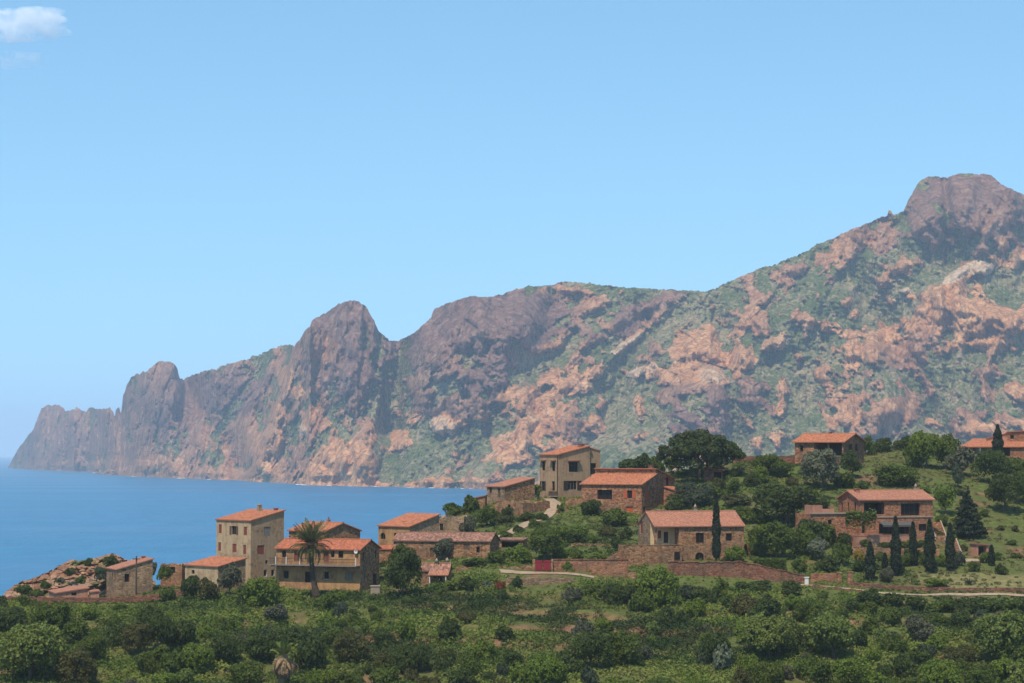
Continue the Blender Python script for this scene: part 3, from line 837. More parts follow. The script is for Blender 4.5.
class Bld:
    def __init__(s, name, label, cat, pc, py, Y, th, pl, pr, group=None):
        s.th = R(th)
        s.dx = Vector((math.cos(s.th), math.sin(s.th), 0))
        s.dy = Vector((-math.sin(s.th), math.cos(s.th), 0))
        A = Vector(at(pc, py, Y))
        def reach(px, d):
            r = at(px, py, 1.0)[0]
            return (r * A.y - A.x) / (d.x - r * d.y)
        if th < 0:
            s.W = reach(pl, -s.dx)
            s.D = reach(pr, s.dy)
            s.o = A - s.W * s.dx
        else:
            s.W = reach(pr, s.dx)
            s.D = reach(pl, s.dy)
            s.o = A
        s.root = thing(name, label, cat, tuple(s.o), s.th, group)
        s.foot = [s.o + s.dx * a * s.W + s.dy * b * s.D for a, b in ((0, 0), (1, 0), (1, 1), (0, 1))]
        FOOT.append([(v.x, v.y) for v in s.foot])

    def hit(s, px, py, axis, val):
        """local point where the pixel's sight line meets the plane local axis = val"""
        d = Vector(at(px, py, 1.0)) - Vector((0, 0, CAMZ))
        c = Vector((0, 0, CAMZ)) - s.o
        n = s.dx if axis == 'x' else s.dy
        k = (val - c.dot(n)) / d.dot(n)
        p = c + d * k
        return p.dot(s.dx), p.dot(s.dy), p.z

    def block(s, x0, x1, y0, y1, roof, wall, rmat=None, ops=(), z0=-3.0, over=0.25, thick=0.17, side_wall=None, ragged=0.0, seed=0):
        kind = roof[0]
        if kind == 'mono_y':
            top = lambda x, y: roof[1] + (roof[2] - roof[1]) * (y - y0) / (y1 - y0)
            slopes = [((x0 - over, y0 - over), (x1 + over, y0 - over), (x1 + over, y1 + over), (x0 - over, y1 + over))]
        elif kind == 'mono_x':
            top = lambda x, y: roof[1] + (roof[2] - roof[1]) * (x - x0) / (x1 - x0)
            slopes = [((x0 - over, y1 + over), (x0 - over, y0 - over), (x1 + over, y0 - over), (x1 + over, y1 + over))]
        elif kind == 'gable_x':
            ym = y0 + (y1 - y0) * (roof[3] if len(roof) > 3 else 0.5)
            top = lambda x, y: roof[1] + (roof[2] - roof[1]) * ((y - y0) / (ym - y0) if y <= ym else (y1 - y) / (y1 - ym))
            slopes = [((x0 - over, y0 - over), (x1 + over, y0 - over), (x1 + over, ym), (x0 - over, ym)),
                      ((x1 + over, y1 + over), (x0 - over, y1 + over), (x0 - over, ym), (x1 + over, ym))]
        else:                                               # flat or roofless
            top = lambda x, y: roof[1]
            slopes = []
        faces = {'F': ((x0, y0), (1, 0), (0, 1), x1 - x0), 'R': ((x1, y0), (0, 1), (-1, 0), y1 - y0),
                 'B': ((x1, y1), (-1, 0), (0, -1), x1 - x0), 'L': ((x0, y1), (0, -1), (1, 0), y1 - y0)}
        V, Fs, FM = [], [], []
        rr = random.Random(seed + 5)
        byf = {k: [] for k in faces}
        for op in ops:
            f, px, py, w, h, typ = op[:6]
            kw = op[6] if len(op) > 6 else {}
            ax, val = {'F': ('y', y0), 'B': ('y', y1), 'L': ('x', x0), 'R': ('x', x1)}[f]
            a = s.hit(px - w / 2, py, ax, val)
            b = s.hit(px + w / 2, py, ax, val)
            zt = s.hit(px, py - h / 2, ax, val)[2]
            zb = s.hit(px, py + h / 2, ax, val)[2]
            o, U, _, L = faces[f]
            ua = (a[0] - o[0]) * U[0] + (a[1] - o[1]) * U[1]
            ub = (b[0] - o[0]) * U[0] + (b[1] - o[1]) * U[1]
            ua, ub = sorted((ua, ub))
            ua, ub = max(ua, 0.12), min(ub, L - 0.12)
            if ub - ua < 0.2:
                continue
            byf[f].append((ua, ub, zb, zt, typ, kw))
        for f, (o, U, N, L) in faces.items():
            P3 = lambda u, z, d=0.0: (o[0] + U[0] * u + N[0] * d, o[1] + U[1] * u + N[1] * d, z)
            T = lambda u: top(o[0] + U[0] * u, o[1] + U[1] * u)
            us = {0.0, L}
            if kind == 'gable_x' and f in 'LR':
                us.add((ym - y0) if f == 'R' else (y1 - ym))
            zs = {z0}
            for ua, ub, zb, zt, typ, kw in byf[f]:
                us |= {ua, ub}
                zs |= {zb, zt}
            if ragged:
                us |= {L * (k + rr.uniform(-.3, .3)) / 9 for k in range(1, 9)}
            us = sorted(us)
            rag = {u: rr.uniform(-ragged, 0) for u in us}
            zs = sorted(zs) + [60.0]
            Tt = (lambda u: T(u) + rag[u]) if ragged else T
            for i in range(len(us) - 1):
                for j in range(len(zs) - 1):
                    ca, cb, ea, eb = us[i], us[i + 1], zs[j], zs[j + 1]
                    if any(ua - 1e-4 < (ca + cb) / 2 < ub + 1e-4 and zb - 1e-4 < (ea + eb) / 2 < zt + 1e-4 for ua, ub, zb, zt, _, _ in byf[f]):
                        continue
                    pl = clip_top([(ca, ea), (cb, ea), (cb, eb), (ca, eb)], ca, Tt(ca), cb, Tt(cb))
                    if len(pl) >= 3:
                        k = len(V)
                        V += [P3(*q) for q in pl]
                        Fs.append(tuple(range(k, k + len(pl))))
                        FM.append(1 if side_wall and f in 'LR' else 0)
                        if kind == 'open':                  # inner skin of a roofless wall
                            k = len(V)
                            V += [P3(q[0], q[1], 0.5) for q in pl]
                            Fs.append(tuple(range(k, k + len(pl))))
                            FM.append(0)
                if kind == 'open':
                    k = len(V)
                    V += [P3(us[i], Tt(us[i])), P3(us[i + 1], Tt(us[i + 1])), P3(us[i + 1], Tt(us[i + 1]), .5), P3(us[i], Tt(us[i]), .5)]
                    Fs.append((k, k + 1, k + 2, k + 3))
                    FM.append(0)
            for ua, ub, zb, zt, typ, kw in byf[f]:
                d = kw.get('deep', 0.22)
                for q in (((ua, zb), (ub, zb)), ((ub, zb), (ub, zt)), ((ub, zt), (ua, zt)), ((ua, zt), (ua, zb))):
                    k = len(V)
                    V += [P3(*q[0]), P3(*q[1]), P3(q[1][0], q[1][1], d), P3(q[0][0], q[0][1], d)]
                    Fs.append((k, k + 1, k + 2, k + 3))
                    FM.append(0)
                if typ == 'arch':
                    r = (ub - ua) / 2
                    arc = [(ua + r - r * math.cos(a), zt - r + r * math.sin(a)) for a in np.linspace(0, PI, 13)]
                    for half, corner in ((arc[:7], (ua, zt)), (arc[6:], (ub, zt))):
                        k = len(V)
                        V += [P3(*q, d=0.0) for q in half] + [P3(*corner)]
                        Fs.append(tuple(range(k, k + len(half) + 1)))
                        FM.append(0)
        if kind in ('flat',):
            k = len(V)
            V += [(x0, y0, roof[1]), (x1, y0, roof[1]), (x1, y1, roof[1]), (x0, y1, roof[1])]
            Fs.append((k, k + 1, k + 2, k + 3))
            FM.append(0)
        wo_ = pyd('wall', V, Fs, [wall, side_wall] if side_wall else wall, s.root)
        if side_wall:
            wo_.data.polygons.foreach_set('material_index', FM)
        # openings
        for f, (o, U, N, L) in faces.items():
            P3 = lambda u, z, d=0.0: Vector((o[0] + U[0] * u + N[0] * d, o[1] + U[1] * u + N[1] * d, z))
            Uv, Nv, Zv = Vector((U[0], U[1], 0)), Vector((N[0], N[1], 0)), Vector((0, 0, 1))
            for ua, ub, zb, zt, typ, kw in byf[f]:
                w, h = ub - ua, zt - zb
                d = kw.get('deep', 0.22)
                bx = lambda u, z, dd, a, b, c: (tuple(P3(u, z, dd)), tuple(Uv * a), tuple(Zv * b), tuple(Nv * c))
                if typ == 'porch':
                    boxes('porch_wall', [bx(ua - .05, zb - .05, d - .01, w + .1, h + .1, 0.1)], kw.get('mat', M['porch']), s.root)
                    for q in kw.get('sub', ()):             # doors and windows on the porch's back wall
                        fu, fw, fz, fh, mt = q
                        nm = 'door' if fz < 0.05 else 'window'
                        boxes(nm, [bx(ua + fu * w, zb + fz * h, d - .06, fw * w, fh * h, 0.05)], mt, s.root)
                    for fu in kw.get('posts', ()):
                        boxes('post', [bx(ua + fu * w - .15, zb, 0.05, .3, h, .3)], kw.get('pmat', wall), s.root)
                    continue
                if typ in ('w', 'ws', 'arch'):
                    fm = kw.get('frame', M['wood_brown'])
                    t_ = 0.07
                    bars = [bx(ua, zb, d - .07, t_, h, .07), bx(ub - t_, zb, d - .07, t_, h, .07), bx(ua + t_, zb, d - .07, w - 2 * t_, t_, .07), bx(ua + t_, zt - t_, d - .07, w - 2 * t_, t_, .07)]
                    nm = max(1, int(round(w / 0.75))) if w > 0.9 else 1
                    bars += [bx(ua + w * k / nm - .03, zb + t_, d - .066, .06, h - 2 * t_, .06) for k in range(1, nm)]
                    if h > 1.5 and typ != 'arch':
                        bars.append(bx(ua + t_, zb + h * .66, d - .062, w - 2 * t_, .05, .05))
                    win = boxes('window', bars, fm, s.root)
                    boxes('pane', [bx(ua - .02, zb - .02, d - .012, w + .04, h + .04, .03)], M['glass'], win)
                    if typ == 'ws':
                        sm = kw.get('smat', M['wood_red'])
                        sw = kw.get('sw', w / 2)
                        for u in (ua - sw - .02, ub + .02):
                            boxes('shutter', [bx(u, zb, -.07, sw, h, .05)], sm, win)
                    if kw.get('hood'):
                        boxes('window_hood', [bx(ua - .35, zt + .15, -.55, w + .7, .14, .55)], M['roof_pink'], s.root)
                elif typ == 'c':
                    sm = kw.get('smat', M['wood_red'])
                    sl = []
                    boxes('window', [bx(ua - .02, zb - .02, d - .02, w + .04, h + .04, .03)], M['wood_dark'], s.root)
                    for k in (0, 1):
                        u = ua + k * w / 2 + .015
                        boxes('shutter', [bx(u, zb + .01, .07, w / 2 - .03, h - .02, .05)], sm, s.root)
                elif typ == 'd':
                    dm = kw.get('smat', M['wood_red'])
                    dr = boxes('door', [bx(ua, zb, d - .06, w, h, .06)] + [bx(ua + w * q, zb + .1, d - .085, .05, h - .2, .03) for q in (.3, .62)], dm, s.root)
                    boxes('handle', [bx(ub - .2, zb + h * .45, d - .12, .04, .16, .04)], M['metal'], dr)
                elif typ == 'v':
                    boxes('dark_interior_panel', [bx(ua - .02, zb - .02, d - .02, w + .04, h + .04, .03)], M['dark'], s.root)  # flat dark panel; the unlit interior's shade is painted into its colour
        ro = None
        if slopes:
            V, Fs, UV = [], [], []
            for sl in slopes:
                pts = [Vector((x, y, 0)) for x, y in sl]
                def ext(x, y):
                    if kind == 'mono_y':
                        return roof[1] + (roof[2] - roof[1]) * (y - y0) / (y1 - y0)
                    if kind == 'mono_x':
                        return roof[1] + (roof[2] - roof[1]) * (x - x0) / (x1 - x0)
                    return roof[1] + (roof[2] - roof[1]) * ((y - y0) / (ym - y0) if sl is slopes[0] else (y1 - y) / (y1 - ym))
                lo = [Vector((p.x, p.y, ext(p.x, p.y) + 0.004)) for p in pts]
                up = [p + Vector((0, 0, thick)) for p in lo]
                k = len(V)
                V += [tuple(p) for p in lo + up]
                eu = (pts[1] - pts[0]).length
                ev = (up[3] - up[0]).length
                for f in BOXF:
                    Fs.append(tuple(i + k for i in f))
                    if f == (4, 5, 6, 7):
                        UV += [(0, 0), (eu, 0), (eu, ev), (0, ev)]
                    else:
                        UV += [(0.05, 0.1)] * 4
            ro = pyd('roof', V, Fs, rmat, s.root, uv=UV)
            if kind == 'gable_x':
                zr = roof[2] + thick
                n_ = 9
                cv, cf = [], []
                for xx in (x0 - over, x1 + over):
                    cv += [(xx, ym + .17 * math.cos(a), zr - .05 + .15 * math.sin(a)) for a in np.linspace(0, PI, n_)]
                cf = [(i, i + 1, n_ + i + 1, n_ + i) for i in range(n_ - 1)]
                pyd('ridge_cap', cv, cf, rmat, ro, True)
        s.last_roof, s.top, s.last = ro, top, (x0, x1, y0, y1)
        return ro

    def chimney(s, px, py_top, h, w=0.55, style='box', mat=None, yf=0.5):
        """chimney on the last roof; its column and the height of its head come from the photograph"""
        x0, x1, y0, y1 = s.last
        y = y0 + (y1 - y0) * yf
        x, _, zt = s.hit(px, py_top, 'y', y)
        x = min(max(x, x0 + .3), x1 - .3)
        zb = s.top(x, y) - 0.1
        zt = max(zt, zb + h)
        mat = mat or M['brown_stone']
        cx = [abox(x - w / 2, x + w / 2, y - w / 2, y + w / 2, zb, zt - .18)]
        if style == 'box':
            cx += [abox(x - w / 2 - .08, x + w / 2 + .08, y - w / 2 - .08, y + w / 2 + .08, zt - .18, zt - .08)]
        ch = boxes('chimney', cx, mat, s.last_roof)
        if style == 'cone':
            n = 12
            V = [(x + .36 * math.cos(2 * PI * k / n), y + .36 * math.sin(2 * PI * k / n), zt - .2) for k in range(n)] + [(x, y, zt + .45)]
            pyd('chimney_cap', V, [(k, (k + 1) % n, n) for k in range(n)] + [tuple(range(n))[::-1]], M['concrete'], s.last_roof, True)
        elif style == 'pot':
            n = 10
            V = [(x + .13 * math.cos(2 * PI * k / n), y + .13 * math.sin(2 * PI * k / n), z) for z in (zt - .18, zt + .25) for k in range(n)]
            pyd('chimney_pot', V, [(k, (k + 1) % n, n + (k + 1) % n, n + k) for k in range(n)] + [tuple(range(n, 2 * n))], M['roof_red'], s.last_roof)

    def hz(s, px, py, axis, val):
        return s.hit(px, py, axis, val)[2]
FOOT = []
# ------------------------------------------------------------------ the houses
# tall cream tower house
b = Bld('tower_house', 'tall three storey cream house with red shutters standing above the sea', 'house', 250.5, 591, 365, -45, 216, 283.7)
hF, hB = b.hz(250.5, 521, 'y', 0), b.hz(283.7, 511, 'y', b.D)
b.block(0, b.W, 0, b.D, ('mono_y', hF, hB), M['cream'], M['roof_orange'], [
    ('F', 220.2, 528.8, 3.0, 8.8, 'c'), ('F', 234, 530.3, 5.0, 8.5, 'ws', {'sw': .42, 'smat': M['wood_brown']}), ('F', 245.3, 531, 3.4, 8.5, 'c'),
    ('F', 219.6, 546.6, 2.8, 8.5, 'c'), ('F', 234.4, 548, 4.2, 8.5, 'c', {'smat': M['wood_red']}), ('F', 244.6, 549.5, 3.0, 9, 'c'),
    ('R', 267.5, 531.5, 7, 9.5, 'c', {'smat': M['wood_grey']}), ('R', 260.8, 549.8, 7, 9, 'c'), ('R', 266.6, 562, 2.6, 3.6, 'w'),
    ('R', 265.5, 573, 3.4, 7, 'w', {'frame': M['white']}), ('R', 273, 573, 3.4, 7, 'w', {'frame': M['white']})], side_wall=M['beige'], over=0.18)  # darker beige on the side faces paints their shade into the wall
b.chimney(259.5, 504, 1.0, .55, 'box', M['cream'], .85)
b.chimney(276, 507.5, .6, .5, 'box', M['roof_red'], .97)
TOWER = b
# low shed in front of it
b = Bld('stone_shed', 'low cream shed with sloping orange roof below the tall tower house', 'shed', 218, 584, 353, -45, 185, 245.5)
b.block(0, b.W, 0, b.D, ('mono_y', b.hz(218, 567, 'y', 0), b.hz(245.4, 559, 'y', b.D)), M['cream'], M['roof_orange'],
        [('F', 193, 572, 3, 4, 'w')], side_wall=M['tan_stone'], over=0.2)
b = Bld('stone_outbuilding', 'roofless grey brown outbuilding left of the low cream shed', 'ruin', 182, 581, 366, -20, 160.5, 186)
b.block(0, b.W, 0, b.D, ('open', b.hz(182, 563.5, 'y', 0)), M['brown_stone'], ragged=.35, seed=3, ops=[('F', 172, 570, 6, 6, 'v')])
# hut by the rocks
b = Bld('stone_hut', 'small stone hut with tilted orange roof next to the red shore rocks', 'hut', 116.6, 595, 362, 25, 106.4, 152.5)
b.block(0, b.W, 0, b.D, ('mono_x', b.hz(116.6, 570, 'y', 0), b.hz(152.5, 559.5, 'y', 0)), M['tan_stone'], M['roof_pink'], [
    ('F', 127, 578, 5, 8.5, 'w', {'frame': M['wood_red']}), ('L', 112.3, 576.8, 1.4, 8, 'w'), ('L', 114.9, 577.2, 1.2, 8, 'w')], over=.18)
b.chimney(145, 555.5, .5, .5, 'box', M['roof_red'], .7)
# low sheds in front of the rocks
b = Bld('boat_shed', 'long low shed with salmon roof in front of the shore rocks', 'shed', 56, 597, 358, 20, 49, 88)
b.block(0, b.W, 0, b.D, ('mono_x', b.hz(56, 593.6, 'y', 0), b.hz(88, 588.6, 'y', 0)), M['pinkwall'], M['roof_pink'], [('F', 74, 594, 5, 3, 'v')], over=.2)
b = Bld('garden_hut', 'tiny pink hut between the salmon roofed shed and the stone hut', 'hut', 91, 597, 357, 15, 89, 99)
b.block(0, b.W, 0, b.D, ('mono_x', b.hz(91, 592.6, 'y', 0), b.hz(99, 591.6, 'y', 0)), M['pinkwall'], M['roof_pink'], over=.15)

# balcony house
b = Bld('balcony_house', 'ochre two storey house with long wooden balcony behind the palm', 'house', 360, 591, 348, -24, 276.2, 379.2)
hE = b.hz(360, 549.8, 'y', 0)
hR = b.hz(370.4, 540.6, 'x', b.W)
b.block(0, b.W, 0, b.D, ('gable_x', hE, hR), M['ochre'], M['roof_red'], [
    ('F', 296.6, 555.8, 5, 10.5, 'd'), ('F', 326.3, 556.5, 5, 10.5, 'd'), ('F', 340.8, 554.5, 5, 7, 'w'), ('F', 332.6, 554, 3.4, 7, 'w'), ('F', 311, 554, 4, 7, 'w'), ('F', 284, 554, 4, 7, 'w'),
    ('F', 286, 574.6, 5, 8, 'w'), ('F', 307.8, 577, 6, 11, 'v'), ('F', 326, 575.2, 5.5, 8.5, 'w', {'frame': M['white']}), ('F', 348.3, 576, 6, 8.5, 'c', {'smat': M['wood_grey']}),
    ('R', 363.8, 556, 1.8, 8, 'w'), ('R', 376, 554, 1.8, 8, 'w'), ('R', 364.3, 577.5, 3, 11, 'd', {'smat': M['wood_grey']}), ('R', 375, 579, 4, 11, 'v')],
    side_wall=M['brown_stone'], over=.3)
zS = b.hz(360, 566, 'y', -1.2)
dk = boxes('balcony', [abox(-.6, b.W + .02, -1.35, -.003, zS - .18, zS)], M['wood_grey'], b.root)
rail = [abox(-.6, b.W, -1.33, -1.25, zS + .88, zS + .98), abox(-.6, b.W, -1.32, -1.27, zS + .45, zS + .5)]
rail += [abox(-.6 + k * .2, -.57 + k * .2, -1.31, -1.28, zS, zS + .88) for k in range(1, int((b.W + .5) / .2))]
boxes('railing', rail, M['wood_brown'], dk)
for px in (275.5, 286, 299.5, 356.5):
    x = min(max(b.hit(px, 560, 'y', -1.3)[0], -.55), b.W - .1)
    boxes('post', [abox(x, x + .13, -1.37, -1.24, zS, zS + 1.15)], M['white'], dk)
for k in range(9):
    x = -.3 + k * b.W / 8.3
    boxes('bracket', [abox(x, x + .12, -1.2, -.003, zS - .36, zS - .182)], M['wood_brown'], dk)
V = [(.32 * math.cos(a), -.12 + 0, .32 * math.sin(a)) for a in np.linspace(0, 2 * PI, 16, endpoint=False)] + [(0, 0, 0)]
dx_ = b.hit(356, 551.5, 'y', -.25)
ds = pyd('satellite_dish', [(v[0] + dx_[0], v[1] - .22, v[2] + dx_[2]) for v in V], [(k, (k + 1) % 16, 16) for k in range(16)], M['white'], b.root, True)
boxes('dish_arm', [abox(dx_[0] - .04, dx_[0] + .04, -.24, -.003, dx_[2] - .04, dx_[2] + .04)], M['metal'], ds)
# house behind
b = Bld('gabled_house', 'brown stone house with orange roof standing behind the balcony house', 'house', 324, 589, 374, -45, 288.7, 360)
b.block(0, b.W, 0, b.D, ('gable_x', b.hz(324, 532, 'y', 0), b.hz(344, 523.6, 'x', b.W)), M['brown_stone'], M['roof_orange'], [('F', 300, 538, 3, 6, 'c')], over=.25)
b.chimney(328.5, 518.5, .7, .5, 'pot', M['brown_stone'], .55)
# house with the arch window
b = Bld('hillside_house', 'ochre stone house with orange roof and arched window, behind the long low building', 'house', 409.5, 558, 375, -45, 378.3, 439)
b.block(0, b.W, 0, b.D, ('mono_y', b.hz(409.5, 527, 'y', 0), b.hz(439, 515, 'y', b.D)), M['ochre'], M['roof_orange'], [
    ('F', 382.9, 536, 5, 6.5, 'arch'), ('F', 395, 534.6, 2.6, 3.4, 'w')], side_wall=M['tan_stone'], over=.22)
b.chimney(405.6, 520.6, .3, .5, 'box', M['brown_stone'], .35)
b = Bld('stone_ruin', 'ruined tan stone walls without roof right of the ochre arched window house', 'ruin', 464, 538, 386, -12, 438.5, 469)
b.block(0, b.W, 0, b.D, ('open', b.hz(464, 515.5, 'y', 0)), M['tan_stone'], ragged=.5, seed=11, ops=[('F', 441.5, 527, 3.2, 6.5, 'v')])
# long low building
b = Bld('long_farm_building', 'long low stone building with old mottled pinkish tile roof', 'farm building', 490, 557.5, 358, -12, 393.5, 498.8)
b.block(0, b.W, 0, b.D, ('gable_x', b.hz(490, 541.6, 'y', 0), b.hz(496.2, 533.6, 'x', b.W)), M['brown_stone'], M['roof_old'], [
    ('F', 478, 549.8, 3.6, 6, 'w'), ('F', 432, 552.4, 4, 9, 'd', {'smat': M['wood_brown']}), ('F', 448, 552.2, 4, 9, 'd', {'smat': M['wood_brown']}), ('F', 466.6, 547, 6, 5, 'c', {'smat': M['wood_brown']})], over=.22)
b = Bld('lean_to_shed', 'small lean-to with red roof between the balcony house and the long building', 'shed', 391, 559, 366, -10, 378.5, 393)
b.block(0, b.W, 0, b.D, ('mono_y', b.hz(391, 549.6, 'y', 0), b.hz(391, 546.6, 'y', b.D)), M['brown_stone'], M['roof_red'], over=.15)
# garden shed with porch
b = Bld('garden_shed', 'small shed with pale pink porch roof on a white post, beside the dense dark tree', 'shed', 447.6, 588, 345, -6, 419.5, 449.6)
b.block(0, b.W, 1.6, b.D + 2.2, ('gable_x', b.hz(447.6, 571, 'y', 1.6), b.hz(447.6, 564, 'y', 3)), M['brown_stone'], M['roof_old'], [('F', 440, 578, 4, 9, 'v')], over=.15)
b.chimney(436.6, 560.6, .6, .4, 'cone', M['concrete'], .4)
b.chimney(447.2, 560.2, .6, .4, 'cone', M['concrete'], .6)
z1, z2 = b.hz(440, 575.8, 'y', 0), b.hz(440, 571, 'y', 1.6)
pr_ = pyd('porch_roof', [(b.W * .3, -.1, z1), (b.W + .1, -.1, z1), (b.W + .1, 1.55, z2), (b.W * .3, 1.55, z2), (b.W * .3, -.1, z1 + .12), (b.W + .1, -.1, z1 + .12), (b.W + .1, 1.55, z2 + .12), (b.W * .3, 1.55, z2 + .12)],
          BOXF, M['roof_pink'], b.root, uv=[(0, 0), (3, 0), (3, 1.7), (0, 1.7)] * 6)
boxes('post', [abox(b.W - .35, b.W - .22, 0, .13, -1, z1)], M['white'], b.root)
boxes('post', [abox(b.W * .34, b.W * .34 + .13, 0, .13, -1, z1)], M['white'], b.root)

# small house up the path, with lean-to and the ruin before it
b = Bld('stone_cottage', 'small stone cottage with faded tile roof left of the tall beige house', 'cottage', 504.5, 502, 412, -50, 487, 534.8)
b.block(0, b.W, 0, b.D, ('mono_y', b.hz(504.5, 487, 'y', 0), b.hz(534.8, 478.4, 'y', b.D)), M['tan_stone'], M['roof_pink'], [
    ('F', 490.5, 490.2, 2.2, 6, 'w'), ('F', 499, 493, 2.6, 9, 'd', {'smat': M['wood_brown']})], over=.22, side_wall=M['brown_stone'])
b = Bld('lean_to_shed', 'low stone lean-to with thin tilted roof at the left end of the cottage', 'shed', 485, 510, 409, -8, 465, 487)
b.block(0, b.W, 0, b.D, ('mono_x', b.hz(465, 500.4, 'y', 0), b.hz(485, 496, 'y', 0)), M['brown_stone'], M['roof_pink'], over=.2)
b = Bld('stone_ruin', 'flat topped ruin of reddish stone walls in front of the cottage', 'ruin', 523, 516, 401, -40, 495, 550)
b.block(0, b.W, 0, b.D, ('open', b.hz(523, 501, 'y', 0)), M['brown_stone'], ragged=.45, seed=21, ops=[('F', 509, 508, 3, 7, 'v')])

# tall beige house
b = Bld('tall_house', 'tall beige stone house with tiled window hoods at the hilltop', 'house', 558, 498, 418, -55, 539.7, 590)
hF, hB = b.hz(558, 455, 'y', 0), b.hz(590, 446.4, 'y', b.D)
b.block(0, b.W, 0, b.D, ('mono_y', hF, hB), M['beige'], M['roof_orange'], [
    ('F', 543.6, 466, 2.8, 9, 'w', {'hood': 1}), ('F', 553.5, 466.4, 3, 9.5, 'w', {'hood': 1}), ('F', 543, 486, 3.4, 9.5, 'ws', {'sw': .3, 'smat': M['wood_dark']}), ('F', 553.3, 486, 2.8, 9.5, 'w'),
    ('R', 573.4, 467, 9, 10, 'w', {'hood': 1, 'frame': M['wood_brown']}), ('R', 572.5, 485.3, 9, 9, 'ws', {'frame': M['wood_grey'], 'smat': M['wood_dark'], 'sw': 1.0})], over=.22)
b.chimney(581, 443.2, .3, .9, 'box', M['roof_pink'], .85)
wx0, _, _ = b.hit(548.5, 493, 'y', -1.0)
wx1, _, _ = b.hit(557, 493, 'y', -1.0)
zb_ = b.hz(553, 491.4, 'y', -1.0)
bal = boxes('balcony', [abox(wx0, wx1, -1.0, -.003, zb_ - .95, zb_ - .8)], M['concrete'], b.root)
boxes('railing', [abox(wx0 + k * (wx1 - wx0) / 12, wx0 + k * (wx1 - wx0) / 12 + .07, -1.0, -.93, zb_ - .8, zb_) for k in range(12)] + [abox(wx0, wx1, -1.02, -.92, zb_ - .06, zb_)], M['metal'], bal)
boxes('drainpipe', [abox(b.W - .16, b.W - .04, -.12, -.004, -1, hF - .05)], M['metal'], b.root)
# annex at its right
d2 = b.D + (b.hit(600.3, 460, 'x', b.W - .4)[1] - b.D)
b.block(b.W - 4.5, b.W - .4, b.D + .01, d2, ('mono_y', b.hz(590, 448, 'y', b.D), b.hz(600, 451.4, 'x', b.W - .4)), M['beige'], M['roof_orange'],
        [('R', 593.4, 468.6, 5.5, 11, 'v')], over=.1)

# large reddish house
b = Bld('villa', 'large red stone villa with broad orange roof and red shutters', 'house', 641.8, 517, 400, -29, 581.6, 656)
hF, hB = b.hz(641.8, 484.6, 'y', 0), b.hz(655.5, 474.6, 'x', b.W)
d1 = b.D
b.block(0, b.W, 0, d1, ('mono_y', hF, hB), M['pink_stone'], M['roof_orange'], [
    ('F', 604.7, 494.6, 15, 9.5, 'w', {'deep': .5, 'frame': M['wood_dark']}), ('F', 629.7, 494.4, 5, 8, 'ws', {'smat': M['wood_orange'], 'sw': .6}), ('F', 629.2, 511, 7, 9, 'd', {'smat': M['wood_orange']}),
    ('R', 647.2, 495.4, 4, 10, 'c', {'smat': M['wood_orange']}), ('R', 644.5, 509, 2.6, 5, 'w')], over=.3)
d2 = b.hit(674.5, 490, 'x', b.W)[1]
b.block(0.0, b.W - .02, d1 + .01, d2, ('mono_y', b.hz(650, 469.6, 'y', d1), b.hz(675, 479, 'x', b.W)), M['pink_stone'], M['roof_orange'], [
    ('R', 667.5, 481, 2.6, 8, 'w'), ('R', 660.5, 508, 3, 6, 'v')], over=.3)
b.chimney(651, 464.4, .9, .75, 'box', M['pink_stone'], .06)
x2 = b.hit(680, 495, 'y', d1 + 3.2)[0]
b.block(b.W, x2, d1 + 3.2, d1 + 6.4, ('mono_x', b.hz(666, 487, 'y', d1 + 3.2), b.hz(680, 492.4, 'y', d1 + 3.2)), M['pink_stone'], M['roof_orange'], [
    ('F', 671, 497.5, 4, 6.5, 'c', {'smat': M['wood_orange']})], over=.2)

# house with porch and arch
b = Bld('porch_house', 'brown stone house with pink roof, cream porch and arched cellar door', 'house', 654.5, 562, 362, 12, 638.2, 744)
hE = b.hz(654.5, 526.4, 'y', 0)
hR = b.hz(645, 512.4, 'x', 0)
zt_ = b.hz(654.5, 545, 'y', 0)
pd = 2.4
pxr = b.hit(679, 540, 'y', 0)[0]
b.block(pxr + .002, b.W, 0, b.D, ('gable_x', hE, hR), M['brown_stone'], M['roof_pink'], [
    ('F', 700, 537.8, 8, 10, 'w', {'frame': M['wood_dark']}), ('F', 699.6, 557, 8.6, 9.4, 'arch', {'frame': M['wood_dark']}), ('F', 729, 537, 6, 7.5, 'w', {'frame': M['wood_dark']})], over=.003)
